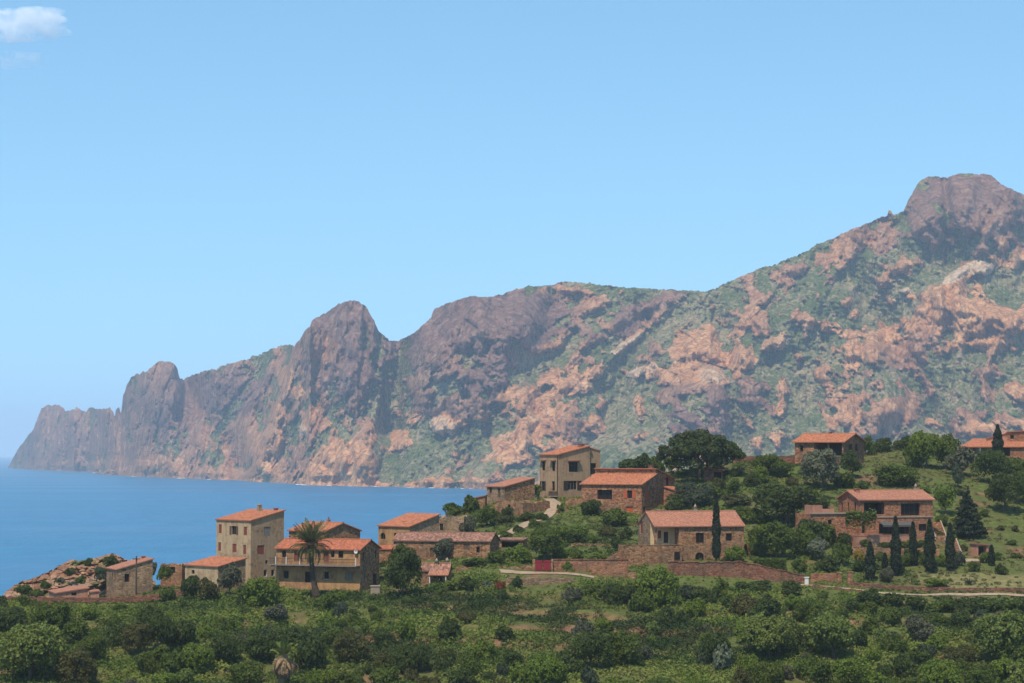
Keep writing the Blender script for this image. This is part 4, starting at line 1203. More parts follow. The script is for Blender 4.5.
# porch half: walls set back under the same roof line
b.block(0, pxr, pd, b.D, ('gable_x', hE + (hR - hE) * pd / (b.D / 2), hR, (b.D / 2 - pd) / (b.D - pd)), M['porch'], M['roof_pink'], [
    ('F', 659.6, 534.5, 3.2, 8, 'c'), ('F', 666, 537.4, 4.6, 11, 'd', {'smat': M['wood_dark']}), ('F', 675.6, 537, 4, 12, 'd', {'smat': M['wood_red']}),
    ('L', 641.4, 527.4, 3, 12, 'c')], side_wall=M['tan_stone'], over=.003)
for o_ in [o_ for o_ in bpy.data.objects if o_.parent == b.root and o_.name.split('.')[0] == 'roof']:
    for c_ in [c_ for c_ in bpy.data.objects if c_.parent == o_]:
        bpy.data.objects.remove(c_)
    bpy.data.objects.remove(o_)
ov = .32
sl = (hR - hE) / (b.D / 2)
V, Fs, UV = [], [], []
for yy in ((-ov, b.D / 2), (b.D + ov, b.D / 2)):
    zl, zh = hE - sl * ov + .01, hR + .01
    q = [(-.12, yy[0], zl), (b.W + .15, yy[0], zl), (b.W + .15, yy[1], zh), (-.12, yy[1], zh)]
    k = len(V)
    V += q + [(a_, b_, c_ + .17) for a_, b_, c_ in q]
    ev = math.hypot(yy[1] - yy[0], zh - zl)
    for f in BOXF:
        Fs.append(tuple(i + k for i in f))
        UV += [(0, 0), (b.W + .6, 0), (b.W + .6, ev), (0, ev)] if f == (4, 5, 6, 7) else [(.05, .1)] * 4
b.last_roof = pyd('roof', V, Fs, M['roof_pink'], b.root, uv=UV)
b.last, b.top = (0, b.W, 0, b.D), (lambda x, y: hE + sl * (y if y < b.D / 2 else b.D - y))
pyd('ridge_cap', [(xx, b.D / 2 + .17 * math.cos(a), hR + .13 + .15 * math.sin(a)) for xx in (-.12, b.W + .15) for a in np.linspace(0, PI, 9)], [(i, i + 1, 10 + i, 9 + i) for i in range(8)], M['roof_pink'], b.last_roof, True)
b.chimney(695.2, 507.6, 1.0, .5, 'cone', M['concrete'], .5)
b.chimney(660.5, 509, .5, 1.3, 'box', M['tan_stone'], .62)
boxes('post', [abox(.05, .42, .05, .42, zt_, hE - .02)], M['brown_stone'], b.root)
tx0 = b.hit(625, 555, 'y', -1.6)[0]
boxes('terrace', [abox(tx0, pxr, -1.6, pd - .003, -3, zt_ - .8), abox(tx0, pxr, -1.6, -1.3, zt_ - .8, zt_), abox(tx0, tx0 + .3, -1.3, pd - .003, zt_ - .8, zt_), abox(pxr - .3, pxr, -1.3, -.003, zt_ - .8, zt_),
                  abox(tx0 - .06, pxr + .06, -1.66, -1.24, zt_, zt_ + .1)], M['brown_stone'], b.root)
wx, _, wz = b.hit(677, 555.7, 'y', -1.6)
boxes('window', [abox(wx - .45, wx + .45, -1.66, -1.604, wz - .6, wz + .6)], M['glass'], b.root)
boxes('steps', [abox(tx0 - .35 * k - .35, tx0 - .35 * k - .002, -.6, 1.2, -3, zt_ - .8 - .22 * k) for k in range(10)], M['brown_stone'], b.root)
FOOT.append([tuple((b.o + b.dx * x + b.dy * y).xy) for x, y in ((tx0 - 3, -1.8), (pxr, -1.8), (pxr, 0), (tx0 - 3, 0))])

# two storey villa with loggia
b = Bld('loggia_villa', 'two storey brick red villa with loggia and grey awning behind a row of cypresses', 'house', 860, 538, 375, 15, 838.5, 933)
hE = b.hz(860, 500, 'y', 0)
hR = b.hz(850.4, 491.4, 'x', 0)
b.block(0, b.W, 0, b.D, ('gable_x', hE, hR), M['brick_red'], M['roof_pink'], [
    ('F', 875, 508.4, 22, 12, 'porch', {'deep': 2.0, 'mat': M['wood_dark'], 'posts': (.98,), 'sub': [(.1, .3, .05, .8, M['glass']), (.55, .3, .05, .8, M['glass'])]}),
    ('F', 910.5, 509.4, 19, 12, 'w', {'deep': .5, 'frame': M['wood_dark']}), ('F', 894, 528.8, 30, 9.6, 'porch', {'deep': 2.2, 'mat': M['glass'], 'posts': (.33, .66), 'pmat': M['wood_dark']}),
    ('F', 922.7, 527.4, 8, 7, 'w', {'frame': M['wood_dark']}), ('F', 863.5, 527.6, 3.2, 11, 'w', {'frame': M['wood_dark']}), ('L', 841.8, 507, 1.8, 9, 'w'), ('L', 848, 507, 1.8, 9, 'w'), ('L', 855, 507, 2, 9, 'w')], over=.35)
b.chimney(915.6, 486, .9, .55, 'cone', M['concrete'], .52)
b.chimney(857, 488, .5, .7, 'box', M['brick_red'], .4)
zc = b.hz(900, 516.8, 'y', 0)
boxes('string_course', [abox(-.1, b.W + .1, -.12, -.003, zc - .1, zc + .08)], M['concrete'], b.root)
x0_, x1_, za = b.hit(879, 522, 'y', 0)[0], b.hit(911, 522, 'y', 0)[0], b.hz(895, 521.6, 'y', 0)
aw = boxes('awning', [((x0_, -1.6, za - .55), (x1_ - x0_, 0, 0), (0, 1.595, .5), (0, 0, .05))], M['grey_cloth'], b.root)
boxes('awning_valance', [abox(x0_, x1_, -1.63, -1.602, za - .8, za - .5)], M['grey_cloth'], aw)
# flat-roofed wing on the left, with parapet
lx = b.hit(812, 515, 'y', 1.2)[0]
zf = b.hz(830, 514, 'y', 1.2)
b.block(lx, -.002, 1.2, b.D - .5, ('flat', zf), M['pink_stone'], None, [('F', 847, 522, 3, 8, 'v'), ('F', 830, 522, 4, 5, 'w')])
boxes('cornice', [abox(lx - .2, -.01, 1.0, 1.6, zf + .003, zf + .22)], M['concrete'], b.root)
xa, xb = b.hit(813, 508, 'y', 2.4)[0], b.hit(834, 508, 'y', 2.4)[0]
boxes('parapet', [abox(xa, xa + (xb - xa) * .45, 2.4, 2.8, zf + .003, zf + 1.4), abox(xa + (xb - xa) * .45, xb, 2.4, 2.8, zf + .003, zf + .8), abox(xa, xa + .35, 2.8, 6, zf + .003, zf + 1.4)], M['pinkwall'], b.root)
zt_ = b.hz(880, 535, 'y', -3.2)
boxes('terrace', [abox(-2.0, b.W * .6, -3.2, -.003, -4, zt_ - .25), abox(-2.0, b.W * .6, -3.2, -2.9, zt_ - .25, zt_ - .1), abox(-2.08, b.W * .6 + .08, -3.26, -2.84, zt_ - .1, zt_)], M['pinkwall'], b.root)
FOOT.append([tuple((b.o + b.dx * x + b.dy * y).xy) for x, y in ((-8, -3.4), (b.W, -3.4), (b.W, 0), (-8, 0))])

# house on the ridge with open porch
b = Bld('ridge_house', 'reddish stone house with orange roof and deep porch behind the silvery olive', 'house', 843.5, 466, 432, -33, 795, 864)
hE = b.hz(843.5, 441.8, 'y', 0)
hR = b.hz(852, 434.2, 'x', b.W)
b.block(0, b.W, 0, b.D, ('gable_x', hE, hR), M['pink_stone'], M['roof_orange'], [
    ('F', 828, 449, 28, 13, 'porch', {'deep': 2.2, 'mat': M['wood_dark'], 'posts': (.5,)}), ('F', 801.5, 448.6, 3.4, 6, 'w'), ('R', 850.5, 447.6, 3.6, 6.5, 'w'), ('R', 856.4, 447.6, 3, 6.5, 'w'), ('R', 852, 460, 5, 8, 'w')], over=.5)
b.chimney(830, 431.5, .5, .6, 'box', M['pink_stone'], .5)
# the house at the right edge
b = Bld('hilltop_villa', 'sprawling orange roofed villa on the hilltop beside a lone cypress', 'house', 1052, 463, 452, -26, 963, 1062)
b.block(0, b.W, 0, b.D, ('mono_y', b.hz(1052, 447, 'y', 0), b.hz(1052, 439.4, 'y', b.D)), M['brick_red'], M['roof_orange'], [
    ('F', 980, 452, 14, 9, 'porch', {'deep': 1.5, 'mat': M['porch'], 'posts': (.5,), 'pmat': M['white']}), ('F', 1005, 451.5, 10, 9, 'porch', {'deep': 1.2, 'mat': M['wood_dark']})], over=.4)
x0_, x1_ = b.hit(1007, 436, 'y', b.D * .6)[0], b.hit(1048, 436, 'y', b.D * .6)[0]
xs_ = b.hit(986, 436, 'y', b.D * .6)[0]
b.block(x0_, x1_, b.D * .62, b.D + 6, ('mono_x', b.hz(1008, 432.4, 'y', b.D * .62), b.hz(1040, 430, 'y', b.D * .62)), M['brick_red'], M['roof_orange'], [('F', 1012, 437, 4, 4, 'w')], over=.3)
b.block(xs_, x0_ - .01, b.D * .64, b.D + 4, ('mono_x', b.hz(986, 439, 'y', b.D * .64), b.hz(1008, 433.5, 'y', b.D * .64)), M['pinkwall'], M['roof_orange'], over=.2)
# small pink hut on the right slope
b = Bld('garden_hut', 'small pink hut with dark open front at the foot of the right hand slope', 'hut', 977, 557, 371, 25, 970, 989)
b.block(0, b.W, 0, b.D, ('mono_x', b.hz(977, 544.4, 'y', 0), b.hz(989, 545.4, 'y', 0)), M['pinkwall'], M['roof_pink'], [('F', 982.4, 551, 8, 9.6, 'v', {'deep': .8})], over=.2)
# hut under the umbrella pine
b = Bld('tool_hut', 'red roofed hut with dark open side under the umbrella pine', 'hut', 722, 481, 420, -10, 704.5, 726)
b.block(0, b.W, 0, b.D, ('mono_x', b.hz(704.5, 468.6, 'y', 0), b.hz(722, 470.6, 'y', 0)), M['red_stone'], M['roof_red'], [('F', 718, 475.5, 8, 7, 'v', {'deep': 1.0})], over=.35)

# ------------------------------------------------------------------ walls, roads, small structures
def drape_wall(name, label, cat, pts, mat, thick=0.5, cap=None, bury=1.2, jag=0.12, seed=1, group=None):
    """stone wall along pixel points (px, py of its top, py of its foot, depth)"""
    rr = random.Random(seed)
    L, Tp, Bt = [], [], []
    for (a, b) in zip(pts[:-1], pts[1:]):
        n = max(2, int(abs(b[0] - a[0]) / 4))
        for k in range(n):
            q = k / n
            c = [a[i] + (b[i] - a[i]) * q for i in range(4)]
            L.append(c)
    L.append(list(pts[-1]))
    V, Fs = [], []
    base = Vector(at(L[0][0], L[0][2], L[0][3]))
    for i, c in enumerate(L):
        t = Vector(at(c[0], c[1], c[3]))
        f = Vector(at(c[0], c[2], c[3]))
        zt = t.z + rr.uniform(-jag, jag)
        zb = min(f.z, float(tz(f.x, f.y))) - bury
        for (yy, zz) in ((0, zb), (0, zt), (thick, zt), (thick, zb)):
            V.append((f.x - base.x, f.y + yy - base.y, zz - base.z))
        if i:
            k = 4 * (i - 1)
            for e in range(4):
                Fs.append((k + e, k + (e + 1) % 4, k + 4 + (e + 1) % 4, k + 4 + e))
    Fs += [(0, 1, 2, 3), (len(V) - 4, len(V) - 1, len(V) - 2, len(V) - 3)]
    o = pyd(name, V, Fs, mat)
    o.location = base
    tag(o, label, cat, group)
    if cap:
        CV, CF = [], []
        for i in range(len(L)):
            a = V[4 * i + 1]
            for (yy, zz) in ((-.08, .003), (-.08, .13), (thick + .08, .13), (thick + .08, .003)):
                CV.append((a[0], a[1] + yy, a[2] + zz))
            if i:
                k = 4 * (i - 1)
                for e in range(4):
                    CF.append((k + e, k + (e + 1) % 4, k + 4 + (e + 1) % 4, k + 4 + e))
        CF += [(0, 1, 2, 3), (len(CV) - 4, len(CV) - 1, len(CV) - 2, len(CV) - 3)]
        pyd('coping', CV, CF, cap, o)
    return o

drape_wall('garden_wall', 'long reddish stone wall below the porch house', 'wall', [(668, 562.4, 576, 353.5), (745, 562.4, 577, 353.5), (775, 569, 581, 352), (806, 576, 584, 350)], M['red_stone'], cap=M['red_stone'])
drape_wall('garden_wall', 'straight brown wall running right from the red gate', 'wall', [(551.5, 560, 572.5, 353), (628.5, 560, 573, 353)], M['brick_red'], cap=M['red_stone'], jag=.02)
drape_wall('garden_wall', 'rough dry stone wall running left from the red gate', 'wall', [(455, 567, 576, 351), (480, 567, 575, 352), (533, 566.4, 574, 352.5)], M['brown_stone'], jag=.2)
drape_wall('retaining_wall', 'low tan retaining wall under the track by the red gate', 'wall', [(506, 578, 588, 341.5), (540, 577.5, 588, 342), (574, 578, 588, 342.5)], M['tan_stone'], thick=.8)
drape_wall('retaining_wall', 'grey stone retaining wall left of the big round bush', 'wall', [(590, 572.4, 580, 350), (636, 572.4, 580, 350)], M['brown_stone'])
drape_wall('boundary_wall', 'long dark red wall in front of the shore rocks and stone hut', 'wall', [(-30, 596.5, 603, 349), (60, 597, 603, 350), (110, 597.5, 603.5, 351), (158, 594.5, 602, 352), (184, 589, 597, 353)], M['red_stone'])
drape_wall('roadside_wall', 'low red stone wall above the pale road at right', 'wall', [(852, 582.6, 590, 347.6), (925, 587.4, 595, 344.6), (1024, 588, 596, 344.6), (1080, 589, 597, 344.6)], M['red_stone'], jag=.08)
drape_wall('garden_wall', 'short brown wall beside the gate pillar on the road', 'wall', [(811, 573.5, 584, 350.5), (838, 573.5, 585, 350.5)], M['brick_red'], jag=.03)
drape_wall('garden_wall', 'dark red wall along the ridge left of the ridge house', 'wall', [(733, 455.5, 465, 440), (770, 456.5, 465, 440), (799, 455, 465, 440)], M['red_stone'])
drape_wall('garden_wall', 'pale stone wall dropping beside the villa forecourt', 'wall', [(566, 499, 512, 406), (583, 498.5, 512, 406)], M['pink_stone'])
drape_wall('garden_wall', 'short pink wall by the bend of the pale track', 'wall', [(556, 510, 517, 401), (569, 506.5, 516, 402.5)], M['pink_stone'])
drape_wall('terrace_wall', 'dark stone terrace wall under the large red villa', 'wall', [(583, 503, 514, 399), (618, 504.5, 516, 397)], M['brown_stone'])
drape_wall('terrace_wall', 'brown terrace wall behind the vegetable garden', 'wall', [(571, 543.5, 549.5, 371), (612, 544, 550, 371)], M['brown_stone'])
drape_wall('terrace_wall', 'low tan terrace wall under the loggia villa garden', 'wall', [(852, 547, 553, 368), (905, 548, 554, 367), (940, 549, 555, 367)], M['brown_stone'])
drape_wall('terrace_wall', 'red wall of the terrace right of the porch house', 'wall', [(745, 543.5, 549, 368), (757, 543.5, 549, 368)], M['red_stone'])
drape_wall('retaining_wall', 'red earth retaining wall of the road under the gate pillar', 'wall', [(812, 585, 591, 345.5), (848, 588.6, 594, 343.2), (862, 590.5, 595, 342.4)], M['red_stone'], thick=.6)

g = thing('gate', 'dark red metal gate between the two walls on the track', 'gate', at(534.8, 571.5, 352.6))
o_ = Vector(at(534.8, 571.5, 352.6))
gw = at(551, 571.5, 352.6)[0] - o_.x
gh = at(540, 560.2, 352.6)[2] - o_.z
for k in (0, 1):
    lf = boxes('leaf', [abox(.08 + k * gw / 2, gw / 2 - .04 + k * gw / 2, 0, .06, .08, gh)], M['gate_red'], g)
    for z in (.25, gh - .3):
        boxes('rail', [abox(.08 + k * gw / 2, gw / 2 - .04 + k * gw / 2, -.04, -.002, z, z + .08)], M['gate_red'], lf)
boxes('gate_post', [abox(-.35, .04, -.1, .3, -1, gh + .15)], M['brown_stone'], g)
boxes('gate_post', [abox(gw + .0, gw + .3, -.1, .3, -1, gh + .15)], M['brown_stone'], g)

def pillar(name, label, px, pt, pb, Y, w, mat, capm):
    o_ = at(px, pb, Y)
    h = at(px, pt, Y)[2] - o_[2]
    r = thing(name, label, 'pillar', o_)
    boxes('shaft', [abox(-w / 2, w / 2, -w / 2, w / 2, -1, h - .12)], mat, r)
    boxes('cap', [abox(-w / 2 - .08, w / 2 + .08, -w / 2 - .08, w / 2 + .08, h - .12, h)], capm, r)
pillar('gate_pillar', 'square brown stone gate pillar beside the road', 850, 571.5, 585, 349, .75, M['brown_stone'], M['brick_red'])
pillar('gate_pillar', 'square stone gate pillar at the end of the short wall', 839.5, 572.5, 585, 350.2, .6, M['brown_stone'], M['brick_red'])
pillar('marker_post', 'white marker post at the start of the road wall', 806.5, 577, 583.5, 348.6, .55, M['white'], M['white'])
pillar('white_box', 'pale concrete meter box standing right of the balcony house', 375.4, 585.5, 595, 344, 1.35, M['concrete'], M['concrete'])

o_ = at(136.2, 596, 357)
h_ = at(136.2, 556, 357)[2] - o_[2]
r = thing('utility_pole', 'dark wooden utility pole in front of the stone hut', 'pole', o_)
n = 10
pyd('pole', [((.16 - .05 * k) * math.cos(2 * PI * i / n), (.16 - .05 * k) * math.sin(2 * PI * i / n), -1.5 + (h_ + 1.5) * k) for k in (0, 1) for i in range(n)], [(i, (i + 1) % n, n + (i + 1) % n, n + i) for i in range(n)] + [tuple(range(n, 2 * n))], M['wood_dark'], r, True)
boxes('crossarm', [abox(-.6, .6, -.2, -.1, h_ - .5, h_ - .38)], M['wood_dark'], r)

# staircase right of the loggia villa
def stairs(label, a, b, w, n):
    A, B = Vector(at(*a)), Vector(at(*b))
    r = thing('staircase', label, 'staircase', tuple(B))
    d = (A - B) / n
    side = Vector((-d.y, d.x, 0)).normalized() * w
    boxes('steps', [(tuple(d * k - Vector((0, 0, 2.0))), (d.x, d.y, 0), tuple(side), (0, 0, 2.0 + d.z)) for k in range(n)], M['brown_stone'], r)
    for s_, nm in ((side * -.12, 'kerb'), (side * 1.0, 'kerb')):
        q = d * n
        V = [s_ + Vector((0, 0, -.3)), s_ + Vector((0, 0, .28)), s_ + side * .12 + Vector((0, 0, .28)), s_ + side * .12 + Vector((0, 0, -.3))]
        V = V + [v + q for v in V]
        pyd(nm, [tuple(v) for v in V], [(0, 1, 2, 3), (7, 6, 5, 4), (0, 4, 5, 1), (1, 5, 6, 2), (2, 6, 7, 3), (3, 7, 4, 0)], M['concrete'], r)
stairs('upper stone stairs with pale kerbs beside the loggia villa', (940, 522, 386), (946, 538, 377), 1.6, 14)
stairs('lower stone stairs with pale kerbs above the small pink hut', (955.5, 540, 375), (962, 557, 367), 1.6, 14)

def strip(name, label, pts, width, mat, cat, lift=.10):
    """road or path laid on the ground along pixel points (px, py, depth)"""
    P = [Vector(at(*p)) for p in pts]
    Q = []
    for a, b in zip(P[:-1], P[1:]):
        n = max(2, int((b - a).length / 1.2))
        Q += [a.lerp(b, k / n) for k in range(n)]
    Q.append(P[-1])
    for _ in range(3):
        Q = [Q[0]] + [(Q[i - 1] + Q[i] * 2 + Q[i + 1]) / 4 for i in range(1, len(Q) - 1)] + [Q[-1]]
    V, Fs = [], []
    m = 5
    for i, q in enumerate(Q):
        d = (Q[min(i + 1, len(Q) - 1)] - Q[max(i - 1, 0)])
        s_ = Vector((-d.y, d.x, 0)).normalized()
        for k in range(m):
            p = q + s_ * width * (k / (m - 1) - .5)
            V.append((p.x, p.y, float(tz(p.x, p.y)) + lift))
        if i:
            for k in range(m - 1):
                a = (i - 1) * m + k
                Fs.append((a, a + 1, a + m + 1, a + m))
        PATHPTS.append((q.x, q.y, width / 2 + .4))
    o = pyd(name, V, Fs, mat, None, True)
    tag(o, label, cat, kind='structure')
PATHPTS = []
_t = NT('pale_dust_track')
_n = _t.noise(_t.pos(), 1.2, 5, .7)
M['track'] = _t.finish(_t.ramp(_n, [(.3, (.22, .15, .095)), (.5, (.31, .225, .15)), (.7, (.39, .30, .21))]), .95, _n, .05, .5, .05)
strip('track', 'pale dusty track climbing to the cottage', [(497, 536, 377), (513, 530.5, 383), (529, 523.5, 390), (543, 517.5, 397), (552, 512, 404), (556, 505, 411), (548, 500, 417)], 2.1, M['track'], 'track')
strip('forecourt', 'pale dusty track in front of the red gate', [(500, 574.5, 349), (531, 574, 349.5), (575, 574.5, 349), (600, 576, 347)], 2.4, M['track'], 'track')
strip('road', 'pale road curving along the foot of the right slope', [(800, 583, 348), (825, 585.5, 346), (848, 588.8, 344.6), (885, 593.4, 342.6), (925, 596, 341.6), (975, 596.8, 341.6), (1024, 597, 341.6), (1085, 598, 341.6)], 1.4, M['track'], 'road')
strip('path', 'pale footpath beside the small pink hut', [(940, 566, 363), (965, 560.5, 367), (988, 559.5, 368)], 2.0, M['track'], 'path')

FOOT.append([at(x, 563, y)[:2] for x, y in ((652, 354.2), (746, 354.2), (746, 362), (652, 362))])

THIN = []
for pxa, pxb, ya, yb in ((-12, 160, 340.5, 353), (805, 1090, 337.5, 348), (500, 580, 338, 352), (664, 812, 346.5, 354.5), (588, 640, 346.5, 351)):
    THIN.append([at(pxa, 600, ya)[:2], at(pxb, 600, ya)[:2], at(pxb, 600, yb)[:2], at(pxa, 600, yb)[:2]])

b = Bld('open_shed', 'low open shed with dark interior and tiled edge at the lower end of the track', 'shed', 523, 549, 367, -12, 499.5, 527)
b.block(0, b.W, 0, b.D, ('mono_y', b.hz(523, 540.5, 'y', 0), b.hz(523, 538.6, 'y', b.D)), M['brown_stone'], M['roof_old'], [('F', 511, 545.5, 19, 7, 'v', {'deep': 1.5})], over=.2)
# ------------------------------------------------------------------ red rocks on the shore at left
def make_rocks():
    prof = [(-14, 600), (2, 596), (9, 589), (20, 582), (35, 577.5), (48, 572), (58, 566.5), (64, 563), (72, 559.5), (80, 561), (90, 559), (100, 557), (106, 554.5), (112, 553.2), (118, 555), (126, 560), (138, 568), (156, 582)]
    pxs = np.arange(-14, 156, 0.35)
    top = np.interp(pxs, *zip(*prof)) + fbm(pxs * .25, 0 * pxs, 0 * pxs, 4, 5) * 1.6
    nr = 150
    v = np.linspace(0, 1, nr)[:, None]
    bot = np.full_like(pxs, 603.0)
    top = np.minimum(top, 602)
    Q = bot + (top - bot) * v
    P = np.broadcast_to(pxs, Q.shape)
    D = 373 + (np.interp(pxs, [-14, 20, 70, 110, 156], [376, 380, 386, 388, 384]) - 373) * v
    X, Y, Z = at(P, Q, D)
    a, ia, a2 = worley(X / 4.2, Y / 5.0, Z / 3.2, 3)
    b_, ib, b2 = worley(X / 1.7, Y / 2.2, Z / 1.3, 4)
    D = D - ((a2 - a) * 3.2 + ia * 2.6 + (b2 - b_) * 1.5 + ib * 1.0 + fbm(X / 1.2, Y / 2, Z / 1.2, 3, 8) * .5) * sstep(0, .1, v)
    X, Y, Z = at(P, Q, D)
    nb = 14
    bt = np.linspace(0, 1, nb)[1:, None]
    BY = Y[-1] + bt * 30
    BX = X[-1] * BY / Y[-1]
    BZ = Z[-1] - bt ** 1.3 * 34
    V = np.stack([np.vstack([X, BX]), np.vstack([Y, BY]), np.vstack([Z, BZ])], -1).reshape(-1, 3)
    t = NT('red_shore_rock')
    p = t.pos()
    n1 = t.noise(p, 0.5, 6, .7)
    n2 = t.noise(p, 0.12, 3, .6)
    c = t.ramp(n1, [(.3, (.10, .055, .035)), (.5, (.26, .135, .078)), (.7, (.42, .26, .165))])
    c = t.mix(t.mapr(n2, .45, .65, 0, .6), c, (.30, .22, .15))
    n3 = t.noise(p, 0.22, 4, .65)
    c = t.mix(t.mapr(n3, .54, .62, 0, .9), c, t.mix(n1, (.035, .055, .016), (.10, .125, .04)))
    m = t.finish(c, .95, n1, .35, .9, .05)
    me = mesh_np('rocky_shore', V, grid_faces(nr + nb - 1, len(pxs))[:, ::-1], [m], False)
    tag(obj('rocky_shore', me), 'tumbled red rocks at the edge of the sea', 'rocks', kind='structure')
make_rocks()

def sea_rock(px, py, w, h, label, seed):
    Y = CAMZ * F / (py - HORIZON)
    s = Y / F
    me = bpy.data.meshes.new('sea_rock')
    import bmesh
    bm = bmesh.new()
    bmesh.ops.create_icosphere(bm, subdivisions=4, radius=1.0)
    A = np.array([v.co for v in bm.verts])
    k = 1 + fbm(A[:, 0] * 1.6, A[:, 1] * 1.6, A[:, 2] * 1.6, 4, seed) * .55
    for v, q in zip(bm.verts, k):
        v.co = (v.co.x * q * w * s / 2, v.co.y * q * w * s / 2, v.co.z * q * h * s)
    bm.to_mesh(me)
    bm.free()
    me.materials.append(bpy.data.materials['red_shore_rock'])
    tag(obj('sea_rock', me, None, at(px, py, Y)), label, 'rock')
sea_rock(110.5, 474.8, 14, 4.5, 'small red rock islet standing in the sea off the far headland', 2)
sea_rock(97, 473.6, 5, 1.6, 'tiny low rock in the sea left of the red islet', 6)

# ------------------------------------------------------------------ foliage
def leaf_mat(name, col, var=0.35, trans=0.28, yellow=(0.16, 0.15, 0.03)):
    t = NT(name)
    tint = t.attr('tint')
    r = t.rnd()
    lo = tuple(x * (1 - var) for x in col)
    hi = tuple(min(.5, x * (1 + var)) for x in col)
    c = t.mix(t.mapr(tint, 0, 1), lo, hi)
    c = t.mix(t.math('MULTIPLY', t.math('POWER', tint, 3.0), 0.35), c, yellow)
    c = t.mix(t.mapr(r, 0, 1, 0, 0.45), c, tuple(x * y for x, y in zip(col, (1.25, 1.0, 0.9))))
    b_ = t.n('BsdfPrincipled', {'Base Color': c, 'Roughness': .6, 'Specular IOR Level': .15})
    tr = t.n('BsdfTranslucent', {'Color': t.mix(0.5, c, yellow)})
    mx = t.n('MixShader', {0: trans, 1: b_, 2: tr})
    t.t.links.new(mx.outputs[0], t.out.inputs[0])
    return t.m

LM_ = {'green': leaf_mat('green_leaves', (0.076, 0.114, 0.016)), 'bright': leaf_mat('bright_green_leaves', (0.118, 0.176, 0.021)),
       'dark': leaf_mat('dark_green_leaves', (0.050, 0.078, 0.016), .42), 'olive': leaf_mat('silver_olive_leaves', (0.125, 0.145, 0.085), .3, .2, (.2, .2, .12)),
       'pale': leaf_mat('pale_green_leaves', (0.128, 0.178, 0.038)), 'brown': leaf_mat('brownish_green_leaves', (0.078, 0.082, 0.022), .35),
       'blue': leaf_mat('blue_green_leaves', (0.055, 0.078, 0.045), .3), 'cypress': leaf_mat('cypress_needles', (0.016, 0.027, 0.013), .35, .1),
       'pine': leaf_mat('pine_needles', (0.042, 0.060, 0.015), .4, .15), 'yellow': leaf_mat('yellow_blossom', (0.28, 0.21, 0.03), .3),
       'rust': leaf_mat('rust_red_leaves', (0.19, 0.055, 0.025), .3, .2, (.4, .12, .03)), 'cactus': leaf_mat('pale_cactus_pads', (0.095, 0.12, 0.07), .35, .05, (.25, .25, .16)),
       'grey': leaf_mat('grey_green_leaves', (0.095, 0.105, 0.065), .3)}
t_ = NT('rough_bark')
n_ = t_.noise(t_.obj(), 6.0, 5, .7)
M['bark'] = t_.finish(t_.ramp(n_, [(.3, (.06, .042, .03)), (.7, (.17, .125, .09))]), .95, n_, .05, .8)

def leaves(C, N, size, tint, r, aspect=1.7, fold=0.0):
    """one leaf-shaped face per row of C (centres) with normals near N"""
    n = len(C)
    N = N / np.maximum(np.linalg.norm(N, axis=1, keepdims=True), 1e-6)
    A = r.normal(size=(n, 3))
    U = np.cross(N, A)
    U /= np.maximum(np.linalg.norm(U, axis=1, keepdims=True), 1e-6)
    W_ = np.cross(N, U)
    s = (size * r.uniform(.6, 1.4, n))[:, None]
    V = np.empty((n, 4, 3))
    V[:, 0] = C - U * s * aspect * .5
    V[:, 1] = C + W_ * s * .5 + N * fold * s
    V[:, 2] = C + U * s * aspect * .5
    V[:, 3] = C - W_ * s * .5 + N * fold * s
    return V.reshape(-1, 3), np.arange(n * 4).reshape(n, 4), np.repeat(tint, 4)

def lobes_crown(name, lobes, n, size, mat, seed, jitter=.8, shell=.6, gap=0.3, aspect=1.7):
    """leaves spread through lobes (x, y, z, rx, rz); gaps come from 3D noise"""
    r = np.random.default_rng(seed)
    L = np.array(lobes, dtype=float)
    area = L[:, 3] * (L[:, 3] + L[:, 4])
    m = int(n * 1.9)
    k = r.choice(len(L), m, p=area / area.sum())
    d = r.normal(size=(m, 3))
    d /= np.linalg.norm(d, axis=1, keepdims=True)
    d[:, 2] = np.where((d[:, 2] < -.3) & (r.random(m) < .6), -d[:, 2], d[:, 2])
    rad = shell + (1 - shell) * r.random(m) ** .7
    rad *= 1 + .16 * gnoise(d[:, 0] * 2.5 + k * 7.3, d[:, 1] * 2.5, d[:, 2] * 2.5, seed)
    C = L[k, :3] + d * rad[:, None] * L[k][:, [3, 3, 4]]
    sc_ = 2.6 / max(L[:, 3].max(), .3)
    g = gnoise(C[:, 0] * sc_, C[:, 1] * sc_, C[:, 2] * sc_, seed + 3)
    keep = (g > -gap) & (C[:, 2] > 0.0)
    C, d, k, g, rad = C[keep][:n], d[keep][:n], k[keep][:n], g[keep][:n], rad[keep][:n]
    lt = r.random(len(L))
    tint = np.clip(.35 * lt[k] + .4 * r.random(len(C)) + .35 * (g + .2), 0, 1)
    N = d + r.normal(size=C.shape) * jitter + np.array([0, 0, .35])
    V, Fq, T = leaves(C, N, size, tint, r, aspect)
    return mesh_np(name, V, Fq, [mat], False, {'tint': T})

def bush_lobes(seed, wide=1.0, high=1.0, n=9):
    """lobes of a bush of radius 1 (times wide) and height about 1.3 (times high)"""
    r = random.Random(seed)
    out = [(0, 0, .5 * high, .62 * wide, .55 * high)]
    for i in range(n):
        a = 2 * PI * (i + r.random() * .7) / n
        q = r.uniform(.35, .68)
        s = r.uniform(.28, .46)
        out.append((q * math.cos(a) * wide, q * math.sin(a) * wide, r.uniform(.25, .85) * high, s * wide, s * high * r.uniform(.8, 1.1)))
    for i in range(3):
        out.append((r.uniform(-.3, .3) * wide, r.uniform(-.3, .3) * wide, r.uniform(.75, 1.0) * high, r.uniform(.22, .36) * wide, r.uniform(.22, .34) * high))
    return out

